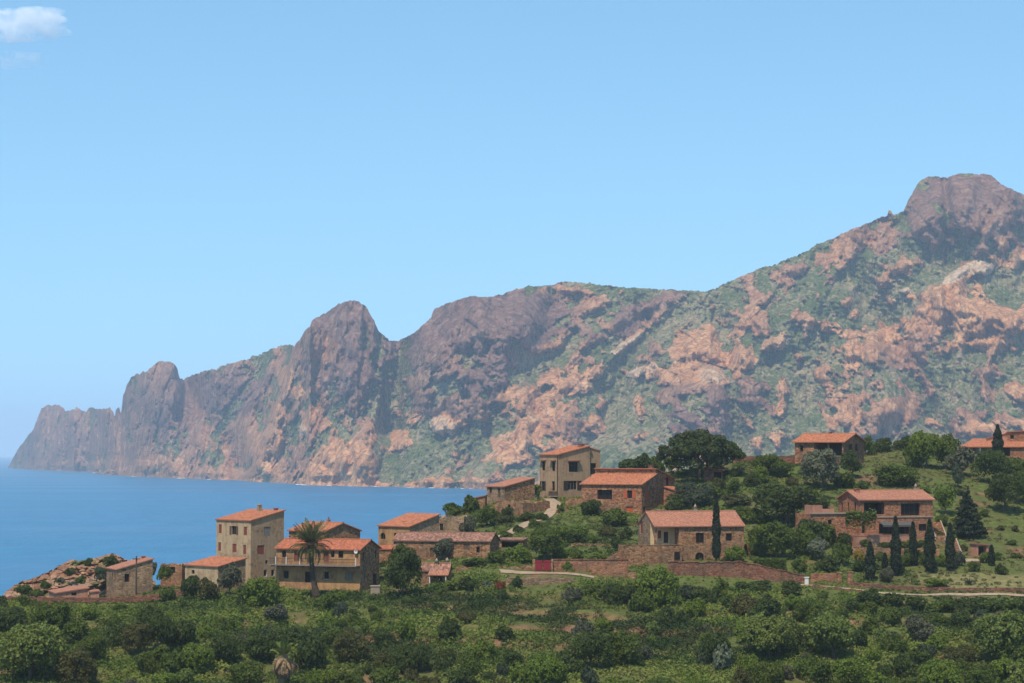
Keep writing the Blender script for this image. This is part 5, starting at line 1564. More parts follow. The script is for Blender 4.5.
CROWN = {}
def crown(kind, size, var):
    """shared crown meshes: size class S/M/L, normalised to radius 1 and height 1.3"""
    key = (kind, size, var)
    if key not in CROWN:
        n, s, nl = {'S': (650, .20, 5), 'M': (2800, .092, 10), 'L': (8000, .056, 15)}[size]
        if kind == 'cactus':
            n, s = n // 3, s * 1.9
        CROWN[key] = lobes_crown('crown', bush_lobes(var * 13 + len(kind) * 5, n=nl), n, s, LM_[kind], var * 31 + len(kind), gap=.16 if size == 'S' else .2,
                                 aspect=1.2 if kind == 'cactus' else 1.7)
    return CROWN[key]

def tube(pts, rads, n=8):
    V, Fs = [], []
    for i, (p, r_) in enumerate(zip(pts, rads)):
        p = Vector(p)
        d = (Vector(pts[min(i + 1, len(pts) - 1)]) - Vector(pts[max(i - 1, 0)])).normalized()
        u = d.orthogonal().normalized()
        w = d.cross(u)
        for k in range(n):
            a = 2 * PI * k / n
            V.append(tuple(p + (u * math.cos(a) + w * math.sin(a)) * r_))
        if i:
            for k in range(n):
                Fs.append(((i - 1) * n + k, (i - 1) * n + (k + 1) % n, i * n + (k + 1) % n, i * n + k))
    return V, Fs

def trunk_mesh(h, r0, branches, seed, lean=0.1):
    rr = random.Random(seed)
    pts = [(lean * h * (k / 5) ** 1.5 + rr.uniform(-.03, .03) * h, rr.uniform(-.03, .03) * h, -0.5 + (h + .5) * k / 5) for k in range(6)]
    V, Fs = tube(pts, [r0 * (1 - .45 * k / 5) for k in range(6)])
    top = Vector(pts[4])
    for q in branches:
        e = Vector(q)
        m = top.lerp(e, .5) + Vector((0, 0, -.08 * (e - top).length))
        v2, f2 = tube([top, m, e], [r0 * .45, r0 * .3, r0 * .12], 6)
        k = len(V)
        V += v2
        Fs += [tuple(i + k for i in f) for f in f2]
    me = bpy.data.meshes.new('trunk')
    me.from_pydata(V, [], Fs)
    me.materials.append(M['bark'])
    me.polygons.foreach_set('use_smooth', [True] * len(Fs))
    return me

# landmarks used to say which plant is meant
MARKS = [('the tall tower house', 250, 550), ('the balcony house', 320, 568), ('the stone hut', 130, 578), ('the salmon shed', 70, 592), ('the long low building', 446, 549),
         ('the garden shed', 435, 578), ('the red gate', 543, 566), ('the stone cottage', 512, 488), ('the tall beige house', 568, 474), ('the red villa', 628, 494), ('the porch house', 697, 540),
         ('the loggia villa', 890, 517), ('the ridge house', 832, 450), ('the hilltop villa', 1000, 445), ('the small pink hut', 981, 551), ('the roadside wall', 940, 592), ('the long garden wall', 735, 570),
         ('the low cream shed', 214, 572), ('the umbrella pine', 700, 452), ('the gate pillar', 848, 580), ('the arched window house', 408, 538), ('the red islet', 110, 472)]
ADJ = {'green': 'rounded mid green', 'bright': 'bright leafy green', 'dark': 'dense dark green', 'olive': 'silvery grey green', 'pale': 'pale yellow green', 'brown': 'dark brownish green',
       'blue': 'dull blue green', 'yellow': 'yellow flowering', 'rust': 'rust red', 'cactus': 'pale prickly pear', 'grey': 'wispy grey green', 'cypress': 'slim dark', 'pine': 'dark needled'}
LABELQ = []
def queue_label(o, adj, noun, px, py, big):
    name, mx, my = min(MARKS, key=lambda m: (m[1] - px) ** 2 + ((m[2] - py) * 1.3) ** 2)
    dx, dy = px - mx, py - my
    if py > 640:
        rel = 'at the bottom, below'
    elif py > 612:
        rel = 'lower down, below'
    elif abs(dy) > abs(dx) * .7:
        rel = ('just below' if dy < 30 else 'below') if dy > 0 else ('just above' if dy > -30 else 'above')
    else:
        rel = 'left of' if dx < 0 else 'right of'
    LABELQ.append((o, f'{big}{adj} {noun} {rel} {name}', px, py))

ORD = ['leftmost', 'second from left', 'third from left', 'fourth from left', 'fifth from left', 'sixth from left', 'seventh from left', 'eighth from left', 'ninth from left', 'tenth from left']
def settle_labels():
    by = {}
    for q in LABELQ:
        by.setdefault(q[1], []).append(q)
    for lab, qs in by.items():
        qs.sort(key=lambda q: q[2])
        for i, q in enumerate(qs):
            if len(qs) == 1:
                q[0]['label'] = lab
            elif i == len(qs) - 1:
                q[0]['label'] = 'rightmost ' + lab
            else:
                q[0]['label'] = (ORD[i] if i < len(ORD) else 'another') + ' ' + lab

PLANTXY = []
def plant(px, py, w, h, kind, what='bush', var=None, Y=None, deep=1.0, trunk=None):
    """a bush or tree whose foot stands at pixel (px, py), w by h pixels"""
    if Y is None:
        x, y, z = ground(px, py)
    else:
        x, y, z = at(px, py, Y)
    s = y / F
    wm, hm = w * s, h * s
    size = 'S' if w < 13 else ('M' if w < 36 else 'L')
    var = var if var is not None else random.randrange(3 if size != 'L' else 2)
    rz = random.uniform(0, 2 * PI)
    big = 'big ' if w >= 44 else ('small ' if w < 15 else '')
    PLANTXY.append((x, y, wm / 2))
    if what == 'tree':
        r = thing('leafy_tree', None, 'tree', (x, y, z), 0, 'trees among the houses' if py < 600 else 'trees on the lower slope')
        th = hm * (trunk or .22)
        c = obj('crown', crown(kind, size, var), r, (0, 0, th * .8))
        c.rotation_euler = (0, 0, rz)
        c.scale = (wm / 2, wm / 2 * deep, (hm - th * .8) / 1.3)
        obj('trunk', trunk_mesh(th * 1.5, max(.09, wm * .035), [(wm * .25 * math.cos(a), wm * .25 * math.sin(a), th * 1.4 + hm * .25) for a in (0.4, 2.4, 4.4)], int(px)), r)
        queue_label(r, ADJ[kind], 'tree', px, py - h / 2, big)
        return r
    o = obj('bush' if w >= 15 else 'shrub', crown(kind, size, var), None, (x, y, z - .15))
    o.rotation_euler = (0, 0, rz)
    o.scale = (wm / 2, wm / 2 * deep, (hm + .15) / 1.3)
    tag(o, None, 'bush', 'bushes on the green hillside')
    queue_label(o, ADJ[kind], 'bush', px, py - h / 2, big)
    return o

def columnar(px, py, w, h, kind='cypress', Y=None, label=None, name='cypress', seed=1):
    x, y, z = ground(px, py) if Y is None else at(px, py, Y)
    s = y / F
    wm, hm = w * s, h * s
    r = np.random.default_rng(seed)
    n = 3200
    u = r.random(n)
    zz = .06 + .94 * u
    seedv = seed * 1.7
    prof = (1 + .16 * gnoise(zz * 4, 0 * zz + seedv, 0 * zz, 5)) * np.minimum(1, (1.03 - zz) * 2.2) ** .8 * np.minimum(1, zz * 5 + .45) * (1 + .12 * np.sin(zz * 23 + seed))
    a = r.random(n) * 2 * PI
    rad = prof * (.6 + .4 * r.random(n) ** .5) * (1 + .18 * gnoise(np.cos(a) * 2, np.sin(a) * 2, zz * 9, seed))
    C = np.stack([np.cos(a) * rad * wm / 2, np.sin(a) * rad * wm / 2, zz * hm], -1)
    N = np.stack([np.cos(a), np.sin(a), r.normal(size=n) * .3], -1) + r.normal(size=(n, 3)) * .5
    V, Fq, T = leaves(C, N, .20, np.clip(r.random(n) * .6 + .4 * gnoise(a * 1.5, zz * 12, 0 * zz, seed) + .2, 0, 1), r, 2.2)
    root = thing(name, label, 'tree', (x, y, z), 0, 'cypresses')
    obj('crown', mesh_np('crown', V, Fq, [LM_[kind]], False, {'tint': T}), root)
    obj('trunk', trunk_mesh(hm * .8, .16, [], seed, .0), root)
    PLANTXY.append((x, y, wm / 2))
    return root

# cypresses
columnar(716.5, 561.5, 8, 67, Y=357.5, label='tall slim dark cypress in front of the porch house', seed=3)
for i, (px, pb, w, h, lab) in enumerate([
        (870.3, 581, 10, 38, 'leftmost of the dark cypresses below the loggia villa, shorter and standing apart'), (896, 576, 10, 59, 'tallest dark cypress in front of the grey awning of the loggia villa'),
        (913.2, 566, 8, 43, 'thin dark cypress between the two tall cypresses below the loggia villa'), (930, 573, 10.5, 53, 'dark cypress at the right corner of the loggia villa'),
        (950.3, 571, 9, 47, 'rightmost dark cypress of the row, just left of the lower stone stairs'), (885, 571, 6, 17, 'small young cypress between the two leftmost cypresses'), (991.5, 566, 6, 20, 'small dark cypress right of the pink hut')]):
    columnar(px, pb, w, h, label=lab, seed=20 + i)
columnar(998, 462, 11, 37, Y=446, label='lone dark cypress in front of the hilltop villa roof', seed=9)

# umbrella pine
def umbrella_pine():
    x, y, z = at(700, 479, 424)
    s = y / F
    r = thing('umbrella_pine', 'broad dark umbrella pine with domed crown behind the red villa', 'tree', (x, y, z))
    rr = random.Random(5)
    lobes = []
    for i in range(84):
        a, q = rr.uniform(0, 2 * PI), math.sqrt(rr.random())
        X, Yy = q * 47 * s * math.cos(a), q * 40 * s * math.sin(a)
        zz = (51 - 21 * q ** 2.0) * s - rr.uniform(0, 8) * s
        k = rr.uniform(6.0, 9.0) * s * (1.1 - .3 * q)
        lobes.append((X * .88, Yy * .88, zz - k * .6, k, k * .62))
    for i in range(14):
        a = rr.uniform(0, 2 * PI)
        lobes.append((28 * s * math.cos(a), 26 * s * math.sin(a), rr.uniform(14, 24) * s, 9 * s, 6 * s))
    obj('crown', lobes_crown('crown', lobes, 19000, .26, LM_['pine'], 17, shell=.6, gap=.5), r)
    tips = [(22 * s * math.cos(a), 20 * s * math.sin(a), 30 * s) for a in np.linspace(0, 2 * PI, 8)[:-1]]
    obj('trunk', trunk_mesh(20 * s, .38, tips, 4, .04), r)
umbrella_pine()

def cone_pine():
    x, y, z = ground(968, 538)
    s = y / F
    r = thing('fir_tree', 'dark conical fir tree on the slope right of the loggia villa', 'tree', (x, y, z))
    rr = random.Random(8)
    lobes = []
    for k in range(11):
        q = k / 10
        rad = (15.5 * (1 - q) ** .85 + 1.2) * s
        zz = (6 + 43 * q) * s
        n = max(3, int(9 * (1 - q)) + 2)
        for i in range(n):
            a = 2 * PI * (i + rr.random()) / n
            e = rad * rr.uniform(.55, .9)
            lobes.append((e * math.cos(a), e * math.sin(a), zz + rr.uniform(-1.5, 1.5) * s, rad * .36, 2.3 * s))
        lobes.append((0, 0, zz, rad * .5, 3 * s))
    obj('crown', lobes_crown('crown', lobes, 6500, .22, LM_['cypress'], 19, shell=.5, gap=.4, aspect=2.2), r)
    obj('trunk', trunk_mesh(36 * s, .2, [], 2, 0), r)
cone_pine()

# palms
def frond_mesh(L, droop, seed, mat, w=.5):
    r = np.random.default_rng(seed)
    n = 34
    t = np.linspace(0.08, 1, n)
    X = L * t * np.cos(droop * t * .75)
    Z = L * (t * .25 - droop * t ** 2 * .55)
    V, Fq, T = [], [], []
    for i in range(n):
        ln = w * math.sin(PI * min(1, .12 + .9 * t[i])) ** .6 + .05
        for sd_ in (-1, 1):
            k = len(V)
            p = np.array([X[i], 0, Z[i]])
            tip = p + np.array([ln * .75, sd_ * ln, -.32 * ln + r.normal() * .06])
            mid = (p + tip) / 2 + np.array([.05, 0, .03])
            V += [p, mid + [0.06, 0, 0], tip, mid - [0.06, 0, 0]]
            Fq.append((k, k + 1, k + 2, k + 3))
            T += [r.random()] * 4
    for i in range(n - 1):
        k = len(V)
        V += [(X[i], -.035, Z[i] + .01), (X[i], .035, Z[i] + .01), (X[i + 1], .03, Z[i + 1] + .01), (X[i + 1], -.03, Z[i + 1] + .01)]
        Fq.append((k, k + 1, k + 2, k + 3))
        T += [.9] * 4
    return mesh_np('frond', V, Fq, [mat], False, {'tint': T})

LM_['palm'] = leaf_mat('palm_fronds', (0.085, 0.108, 0.036), .35, .15, (.2, .16, .06))
LM_['deadpalm'] = leaf_mat('dry_palm_fronds', (0.34, 0.25, 0.14), .35, .1, (.4, .3, .18))
_t = NT('dark_palm_bark')
_n = _t.noise(_t.n('VectorMath', {0: _t.obj(), 1: (1, 1, 4)}, operation='MULTIPLY').outputs[0], 3.0, 4, .7)
M['palm_bark'] = _t.finish(_t.ramp(_n, [(.3, (.03, .022, .016)), (.7, (.11, .08, .055))]), .95, _n, .08, .9)
def palm():
    x, y, z = at(316.5, 592, 340)
    s = y / F
    r = thing('date_palm', 'tall date palm with leaning trunk in front of the balcony house', 'palm', (x, y, z))
    top = Vector((-5.5 * s, 0, 47 * s))
    pts = [Vector((0, 0, -.6)).lerp(top, k / 9) + Vector((-1.5 * s * math.sin(PI * k / 9), 0, 0)) for k in range(10)]
    rad = [.60, .52, .43, .38, .36, .35, .34, .35, .42, .45]
    V, Fs = tube(pts, rad, 10)
    pyd('trunk', V, Fs, M['palm_bark'], r, True)
    ms = [frond_mesh(4.9, d, k, LM_['palm'], .62) for k, d in enumerate((.4, .7, 1.0, 1.35))]
    rr = random.Random(3)
    for k in range(84):
        q = k / 83
        o = obj('frond', ms[min(3, int(q * 4))], r, tuple(top + Vector((0, 0, .2 - q * .5))))
        o.rotation_euler = (rr.uniform(-.2, .2), -1.05 + 1.45 * q + rr.uniform(-.12, .12), k * 2.4 + rr.uniform(-.2, .2))
        o.scale = [rr.uniform(.70, .90)] * 3
palm()
def skirt_palm():
    x, y, z = ground(283.5, 690)
    s = y / F
    z -= .3
    r = thing('shaggy_palm', 'shaggy palm with dry straw coloured skirt and few green fronds at the bottom edge', 'palm', (x, y, z))
    hz_ = 37 * s
    V, Fs = tube([(0, 0, -.5), (0.05, 0, hz_ * .5), (0, 0, hz_)], [.75, .62, .5], 10)
    pyd('trunk', V, Fs, bpy.data.materials['dry_palm_fronds'], r, True)
    ms = [frond_mesh(2.9, d, 30 + k, LM_['deadpalm'], .5) for k, d in enumerate((1.2, 1.6))]
    mg = [frond_mesh(2.2, d, 40 + k, LM_['pale'], .45) for k, d in enumerate((.3, .8))]
    rr = random.Random(6)
    for k in range(64):
        o = obj('dry_frond', ms[k % 2], r, (0, 0, hz_ * rr.uniform(.72, 1.0)))
        o.rotation_euler = (rr.uniform(-.3, .3), rr.uniform(.2, 1.1), k * 2.4)
    for k in range(12):
        o = obj('frond', mg[k % 2], r, (0, 0, hz_))
        o.rotation_euler = (rr.uniform(-.2, .2), -1.2 + k * .08, k * 2.4)
skirt_palm()

# trees and bushes read off the photograph: px, foot py, w, h, kind, bush or tree
T_, B_ = 'tree', 'bush'
LIST = [
    (402, 599, 42, 58, 'dark', T_), (822, 489, 46, 44, 'olive', T_), (787, 524, 66, 44, 'dark', T_), (776, 560, 48, 42, 'green', T_), (806, 556, 34, 34, 'green', B_), (758, 556, 22, 30, 'green', B_),
    (926, 468, 40, 40, 'bright', T_), (915, 467, 26, 24, 'green', B_), (948, 470, 30, 38, 'green', T_), (962, 476, 34, 32, 'grey', T_), (993, 484, 40, 38, 'dark', T_), (1016, 482, 30, 24, 'green', T_), (957, 488, 14, 26, 'blue', T_),
    (1004, 512, 40, 44, 'dark', T_), (1030, 505, 40, 40, 'green', T_), (896, 486, 48, 24, 'green', B_), (945, 515, 24, 30, 'bright', T_), (884, 452, 22, 16, 'dark', B_), (906, 450, 26, 16, 'dark', B_), (868, 455, 18, 20, 'green', B_), (852, 478, 24, 28, 'dark', T_), (843, 488, 26, 16, 'green', B_), (862, 492, 18, 12, 'green', B_),
    (262, 608, 44, 32, 'bright', B_), (247, 606, 24, 24, 'dark', B_), (191, 602, 22, 30, 'dark', T_), (209, 603, 28, 26, 'brown', T_), (229, 596, 26, 34, 'grey', T_), (168, 602, 18, 14, 'green', B_), (325, 612, 26, 22, 'green', B_), (366, 541, 20, 13, 'green', B_),
    (412, 560, 22, 22, 'green', T_), (443, 560, 24, 24, 'grey', T_), (455, 513, 26, 18, 'green', B_), (429, 515, 14, 10, 'dark', B_), (440, 513, 14, 10, 'dark', B_), (472, 512, 22, 18, 'green', B_), (486, 527, 20, 22, 'green', T_), (497, 522, 14, 12, 'dark', B_), (508, 517, 14, 12, 'dark', B_), (467, 534, 20, 20, 'grey', B_), (505, 524, 18, 9, 'brown', B_), (525, 521, 20, 9, 'dark', B_), (541, 520, 12, 8, 'dark', B_),
    (544, 562, 40, 38, 'green', T_), (519, 562, 30, 20, 'bright', B_), (497, 564, 24, 14, 'green', B_), (476, 566, 30, 9, 'dark', B_), (570, 539, 40, 16, 'bright', B_), (614, 525, 34, 18, 'green', B_), (592, 515, 24, 18, 'dark', B_), (626, 540, 17, 15, 'dark', B_), (616.7, 548, 14, 12, 'dark', B_), (577, 543, 26, 14, 'dark', B_), (593, 544, 14, 10, 'bright', B_), (608, 537, 22, 12, 'brown', B_), (560, 558, 20, 12, 'bright', B_), (577, 560, 16, 10, 'green', B_), (598, 559, 24, 7, 'bright', B_), (614, 559, 14, 6, 'green', B_), (541, 541, 30, 12, 'green', B_), (638, 511, 18, 10, 'pale', B_),
    (506, 538, 15, 8, 'green', B_), (519, 533, 14, 8, 'dark', B_), (534, 526, 13, 8, 'green', B_), (545, 520, 10, 7, 'dark', B_), (561, 512, 10, 8, 'green', B_), (531, 477, 24, 20, 'bright', B_), (630, 470, 32, 24, 'dark', T_), (641, 472, 24, 26, 'dark', T_), (652, 474, 22, 20, 'green', T_), (617, 472, 22, 14, 'green', B_), (671, 474, 18, 18, 'bright', T_), (606, 472, 16, 12, 'green', B_), (660, 472, 16, 16, 'green', B_),
    (694, 506, 46, 26, 'blue', B_), (676, 512, 24, 20, 'dark', B_), (712, 500, 28, 18, 'green', B_), (733, 494, 17, 17, 'green', B_), (754, 487, 20, 14, 'dark', B_), (737, 506, 34, 13, 'brown', B_), (768, 474, 36, 22, 'green', T_), (761, 484, 16, 20, 'bright', T_), (781, 478, 26, 20, 'green', T_), (745, 520, 30, 14, 'green', B_), (757, 522, 24, 14, 'green', B_), (736, 476, 12, 8, 'dark', B_), (792, 486, 16, 10, 'brown', B_),
    (735, 562, 26, 18, 'bright', B_), (743, 556, 10, 12, 'green', B_), (814, 548, 34, 32, 'dark', T_), (817, 560, 26, 24, 'olive', T_), (842, 566, 22, 24, 'green', T_), (828, 572, 26, 18, 'dark', B_), (800, 572, 18, 14, 'green', B_), (859, 561, 13, 13, 'yellow', B_), (849.5, 540, 9, 12, 'bright', B_), (858, 572, 16, 14, 'dark', B_), (940.5, 566, 16, 13, 'bright', B_), (984, 563, 13, 11, 'bright', B_), (960, 566, 11, 16, 'blue', B_), (936, 586, 30, 8, 'bright', B_), (905, 566, 16, 14, 'green', B_), (921, 564, 16, 14, 'green', B_), (886, 582, 18, 16, 'grey', B_), (880, 561, 14, 10, 'green', B_), (996, 560, 14, 8, 'green', B_),
    (1012, 545, 12, 6, 'green', B_), (1000, 530, 10, 5, 'brown', B_), (1016, 558, 14, 6, 'green', B_), (940, 540, 14, 10, 'brown', B_), (980, 525, 8, 5, 'green', B_),
    (825, 545, 32, 26, 'green', B_), (843, 549, 20, 18, 'dark', B_), (836, 536, 18, 14, 'bright', B_), (866, 548, 16, 10, 'green', B_), (893, 549, 18, 9, 'green', B_), (882, 551, 16, 10, 'dark', B_), (906, 550, 18, 10, 'green', B_), (924, 549, 16, 10, 'dark', B_),
    # below the houses
    (654.5, 608, 50, 46, 'bright', B_), (622, 606, 40, 26, 'dark', B_), (640, 612, 30, 22, 'green', B_), (690, 603, 30, 20, 'blue', B_), (703, 606, 30, 22, 'dark', B_), (719, 602, 22, 24, 'green', B_), (745, 592, 22, 12, 'dark', B_), (762, 593, 30, 14, 'dark', B_), (790, 596, 24, 18, 'dark', B_), (822, 600, 14, 10, 'green', B_), (572, 603, 24, 16, 'grey', B_), (600, 598, 24, 14, 'green', B_), (588, 594, 16, 10, 'dark', B_),
    (868, 606, 30, 18, 'dark', B_), (892, 609, 32, 18, 'dark', B_), (915, 611, 30, 16, 'dark', B_), (940, 612, 32, 15, 'green', B_), (965, 613, 34, 14, 'dark', B_), (992, 612, 30, 12, 'green', B_), (1016, 611, 26, 12, 'green', B_),
    (504, 603, 15, 14, 'dark', B_), (487, 590, 11, 9, 'cactus', B_), (500, 590, 13, 9, 'rust', B_), (470, 590, 24, 14, 'dark', B_), (516, 588, 14, 12, 'dark', B_), (455, 590, 20, 12, 'pale', B_), (440, 596, 16, 8, 'green', B_), (408, 604, 20, 8, 'green', B_), (340, 600, 16, 9, 'bright', B_), (300, 602, 16, 8, 'bright', B_), (512, 592, 8, 7, 'pale', B_),
    # lower slope, left
    (10, 632, 44, 28, 'dark', B_), (0, 612, 24, 18, 'dark', B_), (52, 630, 44, 32, 'green', B_), (76, 642, 30, 22, 'green', B_), (30, 684, 76, 66, 'pale', T_), (78, 686, 50, 42, 'brown', B_), (94, 664, 36, 32, 'green', T_), (138, 656, 36, 36, 'brown', T_), (145, 676, 24, 24, 'green', T_), (146, 630, 34, 24, 'dark', B_), (90, 620, 20, 14, 'bright', B_), (114, 628, 16, 14, 'green', B_), (20, 604, 18, 10, 'green', B_), (36, 602, 20, 10, 'dark', B_), (120, 612, 22, 10, 'green', B_),
    (160, 654, 36, 44, 'dark', T_), (181, 646, 34, 30, 'dark', B_), (196, 672, 38, 32, 'bright', B_), (226, 664, 36, 34, 'dark', B_), (258, 662, 32, 32, 'dark', T_), (246, 684, 40, 26, 'green', B_), (288, 660, 44, 36, 'dark', T_), (312, 672, 34, 42, 'dark', B_), (275, 620, 30, 16, 'grey', B_), (205, 640, 22, 16, 'bright', B_), (225, 632, 20, 14, 'green', B_), (165, 690, 30, 18, 'bright', B_),
    (350, 662, 40, 38, 'brown', B_), (335, 648, 24, 20, 'green', B_), (409, 672, 40, 32, 'dark', B_), (447, 640, 24, 24, 'dark', B_), (383, 688, 34, 26, 'green', B_), (345, 692, 40, 24, 'green', B_), (374, 614, 14, 10, 'dark', B_), (438, 612, 16, 10, 'dark', B_), (330, 690, 22, 22, 'bright', B_), (428, 690, 26, 14, 'brown', B_),
    (506, 640, 24, 16, 'dark', B_), (466, 622, 26, 12, 'brown', B_), (455, 640, 14, 22, 'dark', B_), (546, 688, 44, 36, 'bright', B_), (466, 690, 34, 22, 'dark', B_), (567, 674, 34, 26, 'dark', B_), (590, 670, 46, 42, 'dark', T_), (582, 640, 26, 20, 'grey', B_), (560, 622, 20, 10, 'dark', B_), (500, 690, 26, 10, 'brown', B_),
    (622, 668, 42, 42, 'green', B_), (640, 664, 22, 22, 'grey', B_), (718, 668, 42, 40, 'dark', B_), (722, 672, 26, 32, 'cactus', B_), (704, 668, 20, 26, 'cactus', B_), (745, 620, 32, 28, 'brown', B_), (764, 622, 34, 28, 'dark', B_), (680, 640, 18, 10, 'brown', B_), (768, 662, 56, 52, 'pale', T_), (833, 660, 56, 50, 'pale', T_), (806, 622, 36, 24, 'green', B_), (800, 648, 26, 24, 'dark', B_), (820, 688, 30, 30, 'green', T_), (853, 690, 44, 36, 'bright', T_), (768, 690, 40, 32, 'green', B_), (868, 616, 24, 16, 'green', B_), (840, 620, 20, 14, 'green', B_),
    (660, 690, 40, 14, 'green', B_), (620, 692, 40, 14, 'bright', B_), (700, 692, 40, 14, 'bright', B_),
    (1000, 664, 62, 56, 'pale', T_), (1010, 668, 44, 34, 'green', B_), (918, 646, 32, 34, 'grey', T_), (900, 656, 26, 22, 'green', B_), (925, 662, 28, 18, 'blue', B_), (940, 692, 50, 34, 'bright', B_), (876, 692, 30, 24, 'bright', B_), (962, 628, 26, 18, 'dark', B_), (940, 626, 24, 14, 'green', B_), (960, 664, 36, 22, 'brown', B_), (1022, 690, 34, 34, 'pale', B_), (980, 690, 36, 24, 'green', B_), (890, 624, 26, 18, 'green', B_), (870, 634, 24, 18, 'green', B_), (910, 690, 30, 14, 'green', B_),
    # on the shore rocks
    (88, 564.5, 10, 7, 'green', B_, 380), (113, 567, 20, 12, 'dark', B_, 379), (101, 579, 16, 14, 'blue', B_, 373), (70, 574, 12, 7, 'dark', B_, 374), (24, 594, 20, 10, 'green', B_, 369), (46, 588, 14, 8, 'green', B_, 369), (60, 584, 12, 7, 'grey', B_, 370), (80, 583, 14, 8, 'green', B_, 370), (152, 574, 12, 14, 'grey', B_, 372), (165, 579, 16, 14, 'green', B_, 360), (36, 597, 18, 9, 'green', B_, 364)]
for e in LIST:
    plant(*e[:6], Y=e[6] if len(e) > 6 else None)

# clipped hedge right of the porch house
def hedge():
    a, b_ = ground(754, 572), ground(785, 571)
    y = (a[1] + b_[1]) / 2
    r = np.random.default_rng(5)
    n = 3400
    Lx, h_, d_ = b_[0] - a[0], 1.9, 1.6
    C = np.stack([r.random(n) * Lx, (r.random(n) - .5) * d_, r.random(n) ** .7 * h_], -1)
    face = r.integers(0, 3, n)
    C[:, 2] = np.where(face == 0, h_ + .06 * r.normal(size=n), C[:, 2])
    C[:, 1] = np.where(face == 1, -d_ / 2 + .06 * r.normal(size=n), C[:, 1])
    V, Fq, T = leaves(C, r.normal(size=(n, 3)) + np.array([0, -.6, .8]), .2, r.random(n), r)
    o = obj('hedge', mesh_np('hedge', V, Fq, [LM_['green']], False, {'tint': T}), None, (a[0], y, min(a[2], b_[2])))
    tag(o, 'trimmed box shaped green hedge right of the porch house', 'hedge')
hedge()
# creeper over the wing of the loggia villa
def creeper():
    a, b_ = Vector(at(846, 515.5, 372.5)), Vector(at(876, 516.5, 371))
    r = np.random.default_rng(9)
    n = 1500
    q = r.random(n)
    C = np.stack([q * (b_.x - a.x), q * (b_.y - a.y) + r.normal(size=n) * .35, r.normal(size=n) * .35 - (r.random(n) < .25) * r.random(n) * 1.6], -1)
    V, Fq, T = leaves(C, r.normal(size=(n, 3)) + np.array([0, -.5, .8]), .24, r.random(n), r)
    tag(obj('creeper', mesh_np('creeper', V, Fq, [LM_['green']], False, {'tint': T}), None, a), 'green creeper hanging along the terrace edge of the loggia villa', 'creeper')
creeper()
def agave(px, py, w, label):
    x, y, z = ground(px, py)
    L = w * y / F / 2
    V, Fs = [], []
    rr = random.Random(2)
    for k in range(26):
        a, e = k * 2.4, .3 + 1.0 * k / 26
        d = Vector((math.cos(a) * math.cos(e), math.sin(a) * math.cos(e), math.sin(e)))
        s_ = Vector((-math.sin(a), math.cos(a), 0)) * .11
        i = len(V)
        V += [tuple(s_ * .7), tuple(-s_ * .7), tuple(d * L * .5 - s_), tuple(d * L), tuple(d * L * .5 + s_)]
        Fs.append((i, i + 1, i + 2, i + 3, i + 4))
    o = pyd('agave', V, Fs, LM_['cactus'])
    o.location = (x, y, z)
    tag(o, label, 'agave')
agave(969, 585, 16, 'pale spiky agave on the dry bank above the roadside wall')

def in_poly(x, y, poly, grow):
    s_ = [(b_[0] - a[0]) * (y - a[1]) - (b_[1] - a[1]) * (x - a[0]) for a, b_ in zip(poly, poly[1:] + poly[:1])]
    L_ = [math.hypot(b_[0] - a[0], b_[1] - a[1]) for a, b_ in zip(poly, poly[1:] + poly[:1])]
    return all(q / max(l, .01) > -grow for q, l in zip(s_, L_))

# further bushes filling the lower slope
rr = random.Random(41)
used = [(e[0], e[1], e[2]) for e in LIST]
cnt = 0
for _ in range(6000):
    px, py = rr.uniform(-8, 1032), rr.uniform(608, 694)
    w = rr.uniform(10, 27) * (.7 + (py - 600) / 150)
    dens = float(fbm(np.array([px / 90.0]), np.array([py / 40.0]), np.array([0.0]), 3, 71)[0])
    if 420 < px < 640 and 600 < py < 660 and dens < .25:
        continue
    if dens < -.12:
        continue
    if any(abs(px - u[0]) < (w + u[2]) * .30 and abs(py - u[1]) < (w + u[2]) * .16 for u in used):
        continue
    used.append((px, py, w))
    kind = rr.choices(['green', 'dark', 'brown', 'bright', 'pale', 'blue', 'grey'], [6, 4, 2, 7, 3, 1, 1])[0]
    plant(px, py, w, w * rr.uniform(.75, 1.05), kind, 'bush')
    cnt += 1
    if cnt >= 112:
        break
cnt = 0
for _ in range(4000):                       # smaller bushes among the houses
    px, py = rr.uniform(505, 1030), rr.uniform(478, 578)
    w = rr.uniform(8, 17)
    if (855 < px < 960 and py < 492) or (px > 985 and rr.random() < .6):
        continue
    if any(abs(px - u[0]) < (w + u[2]) * .34 and abs(py - u[1]) < (w + u[2]) * .22 for u in used):
        continue
    g_ = ground(px, py)
    if abs(proj(*g_)[1] - py) > 2 or g_[1] < 352:
        continue
    def near(x, y):
        return any(in_poly(x, y, p, 1.6) for p in FOOT) or any((x - q[0]) ** 2 + (y - q[1]) ** 2 < (q[2] + 1) ** 2 for q in PATHPTS)
    if near(g_[0], g_[1]):
        continue
    used.append((px, py, w))
    plant(px, py, w, w * rr.uniform(.6, .85), rr.choices(['green', 'dark', 'brown', 'bright', 'grey'], [5, 4, 2, 4, 1])[0], 'bush')
    cnt += 1
    if cnt >= 58:
        break
settle_labels()

# ------------------------------------------------------------------ grass and low growth
def inside(x, y, poly, grow=.5):
    cx = sum(p[0] for p in poly) / 4
    cy = sum(p[1] for p in poly) / 4
    ok = np.ones(x.shape, bool)
    P = [(cx + (p[0] - cx) * 1.08, cy + (p[1] - cy) * 1.08) for p in poly]
    sgn = None
    for (a, b_) in zip(P, P[1:] + P[:1]):
        c = (b_[0] - a[0]) * (y - a[1]) - (b_[1] - a[1]) * (x - a[0])
        ok &= c > -grow
    return ok

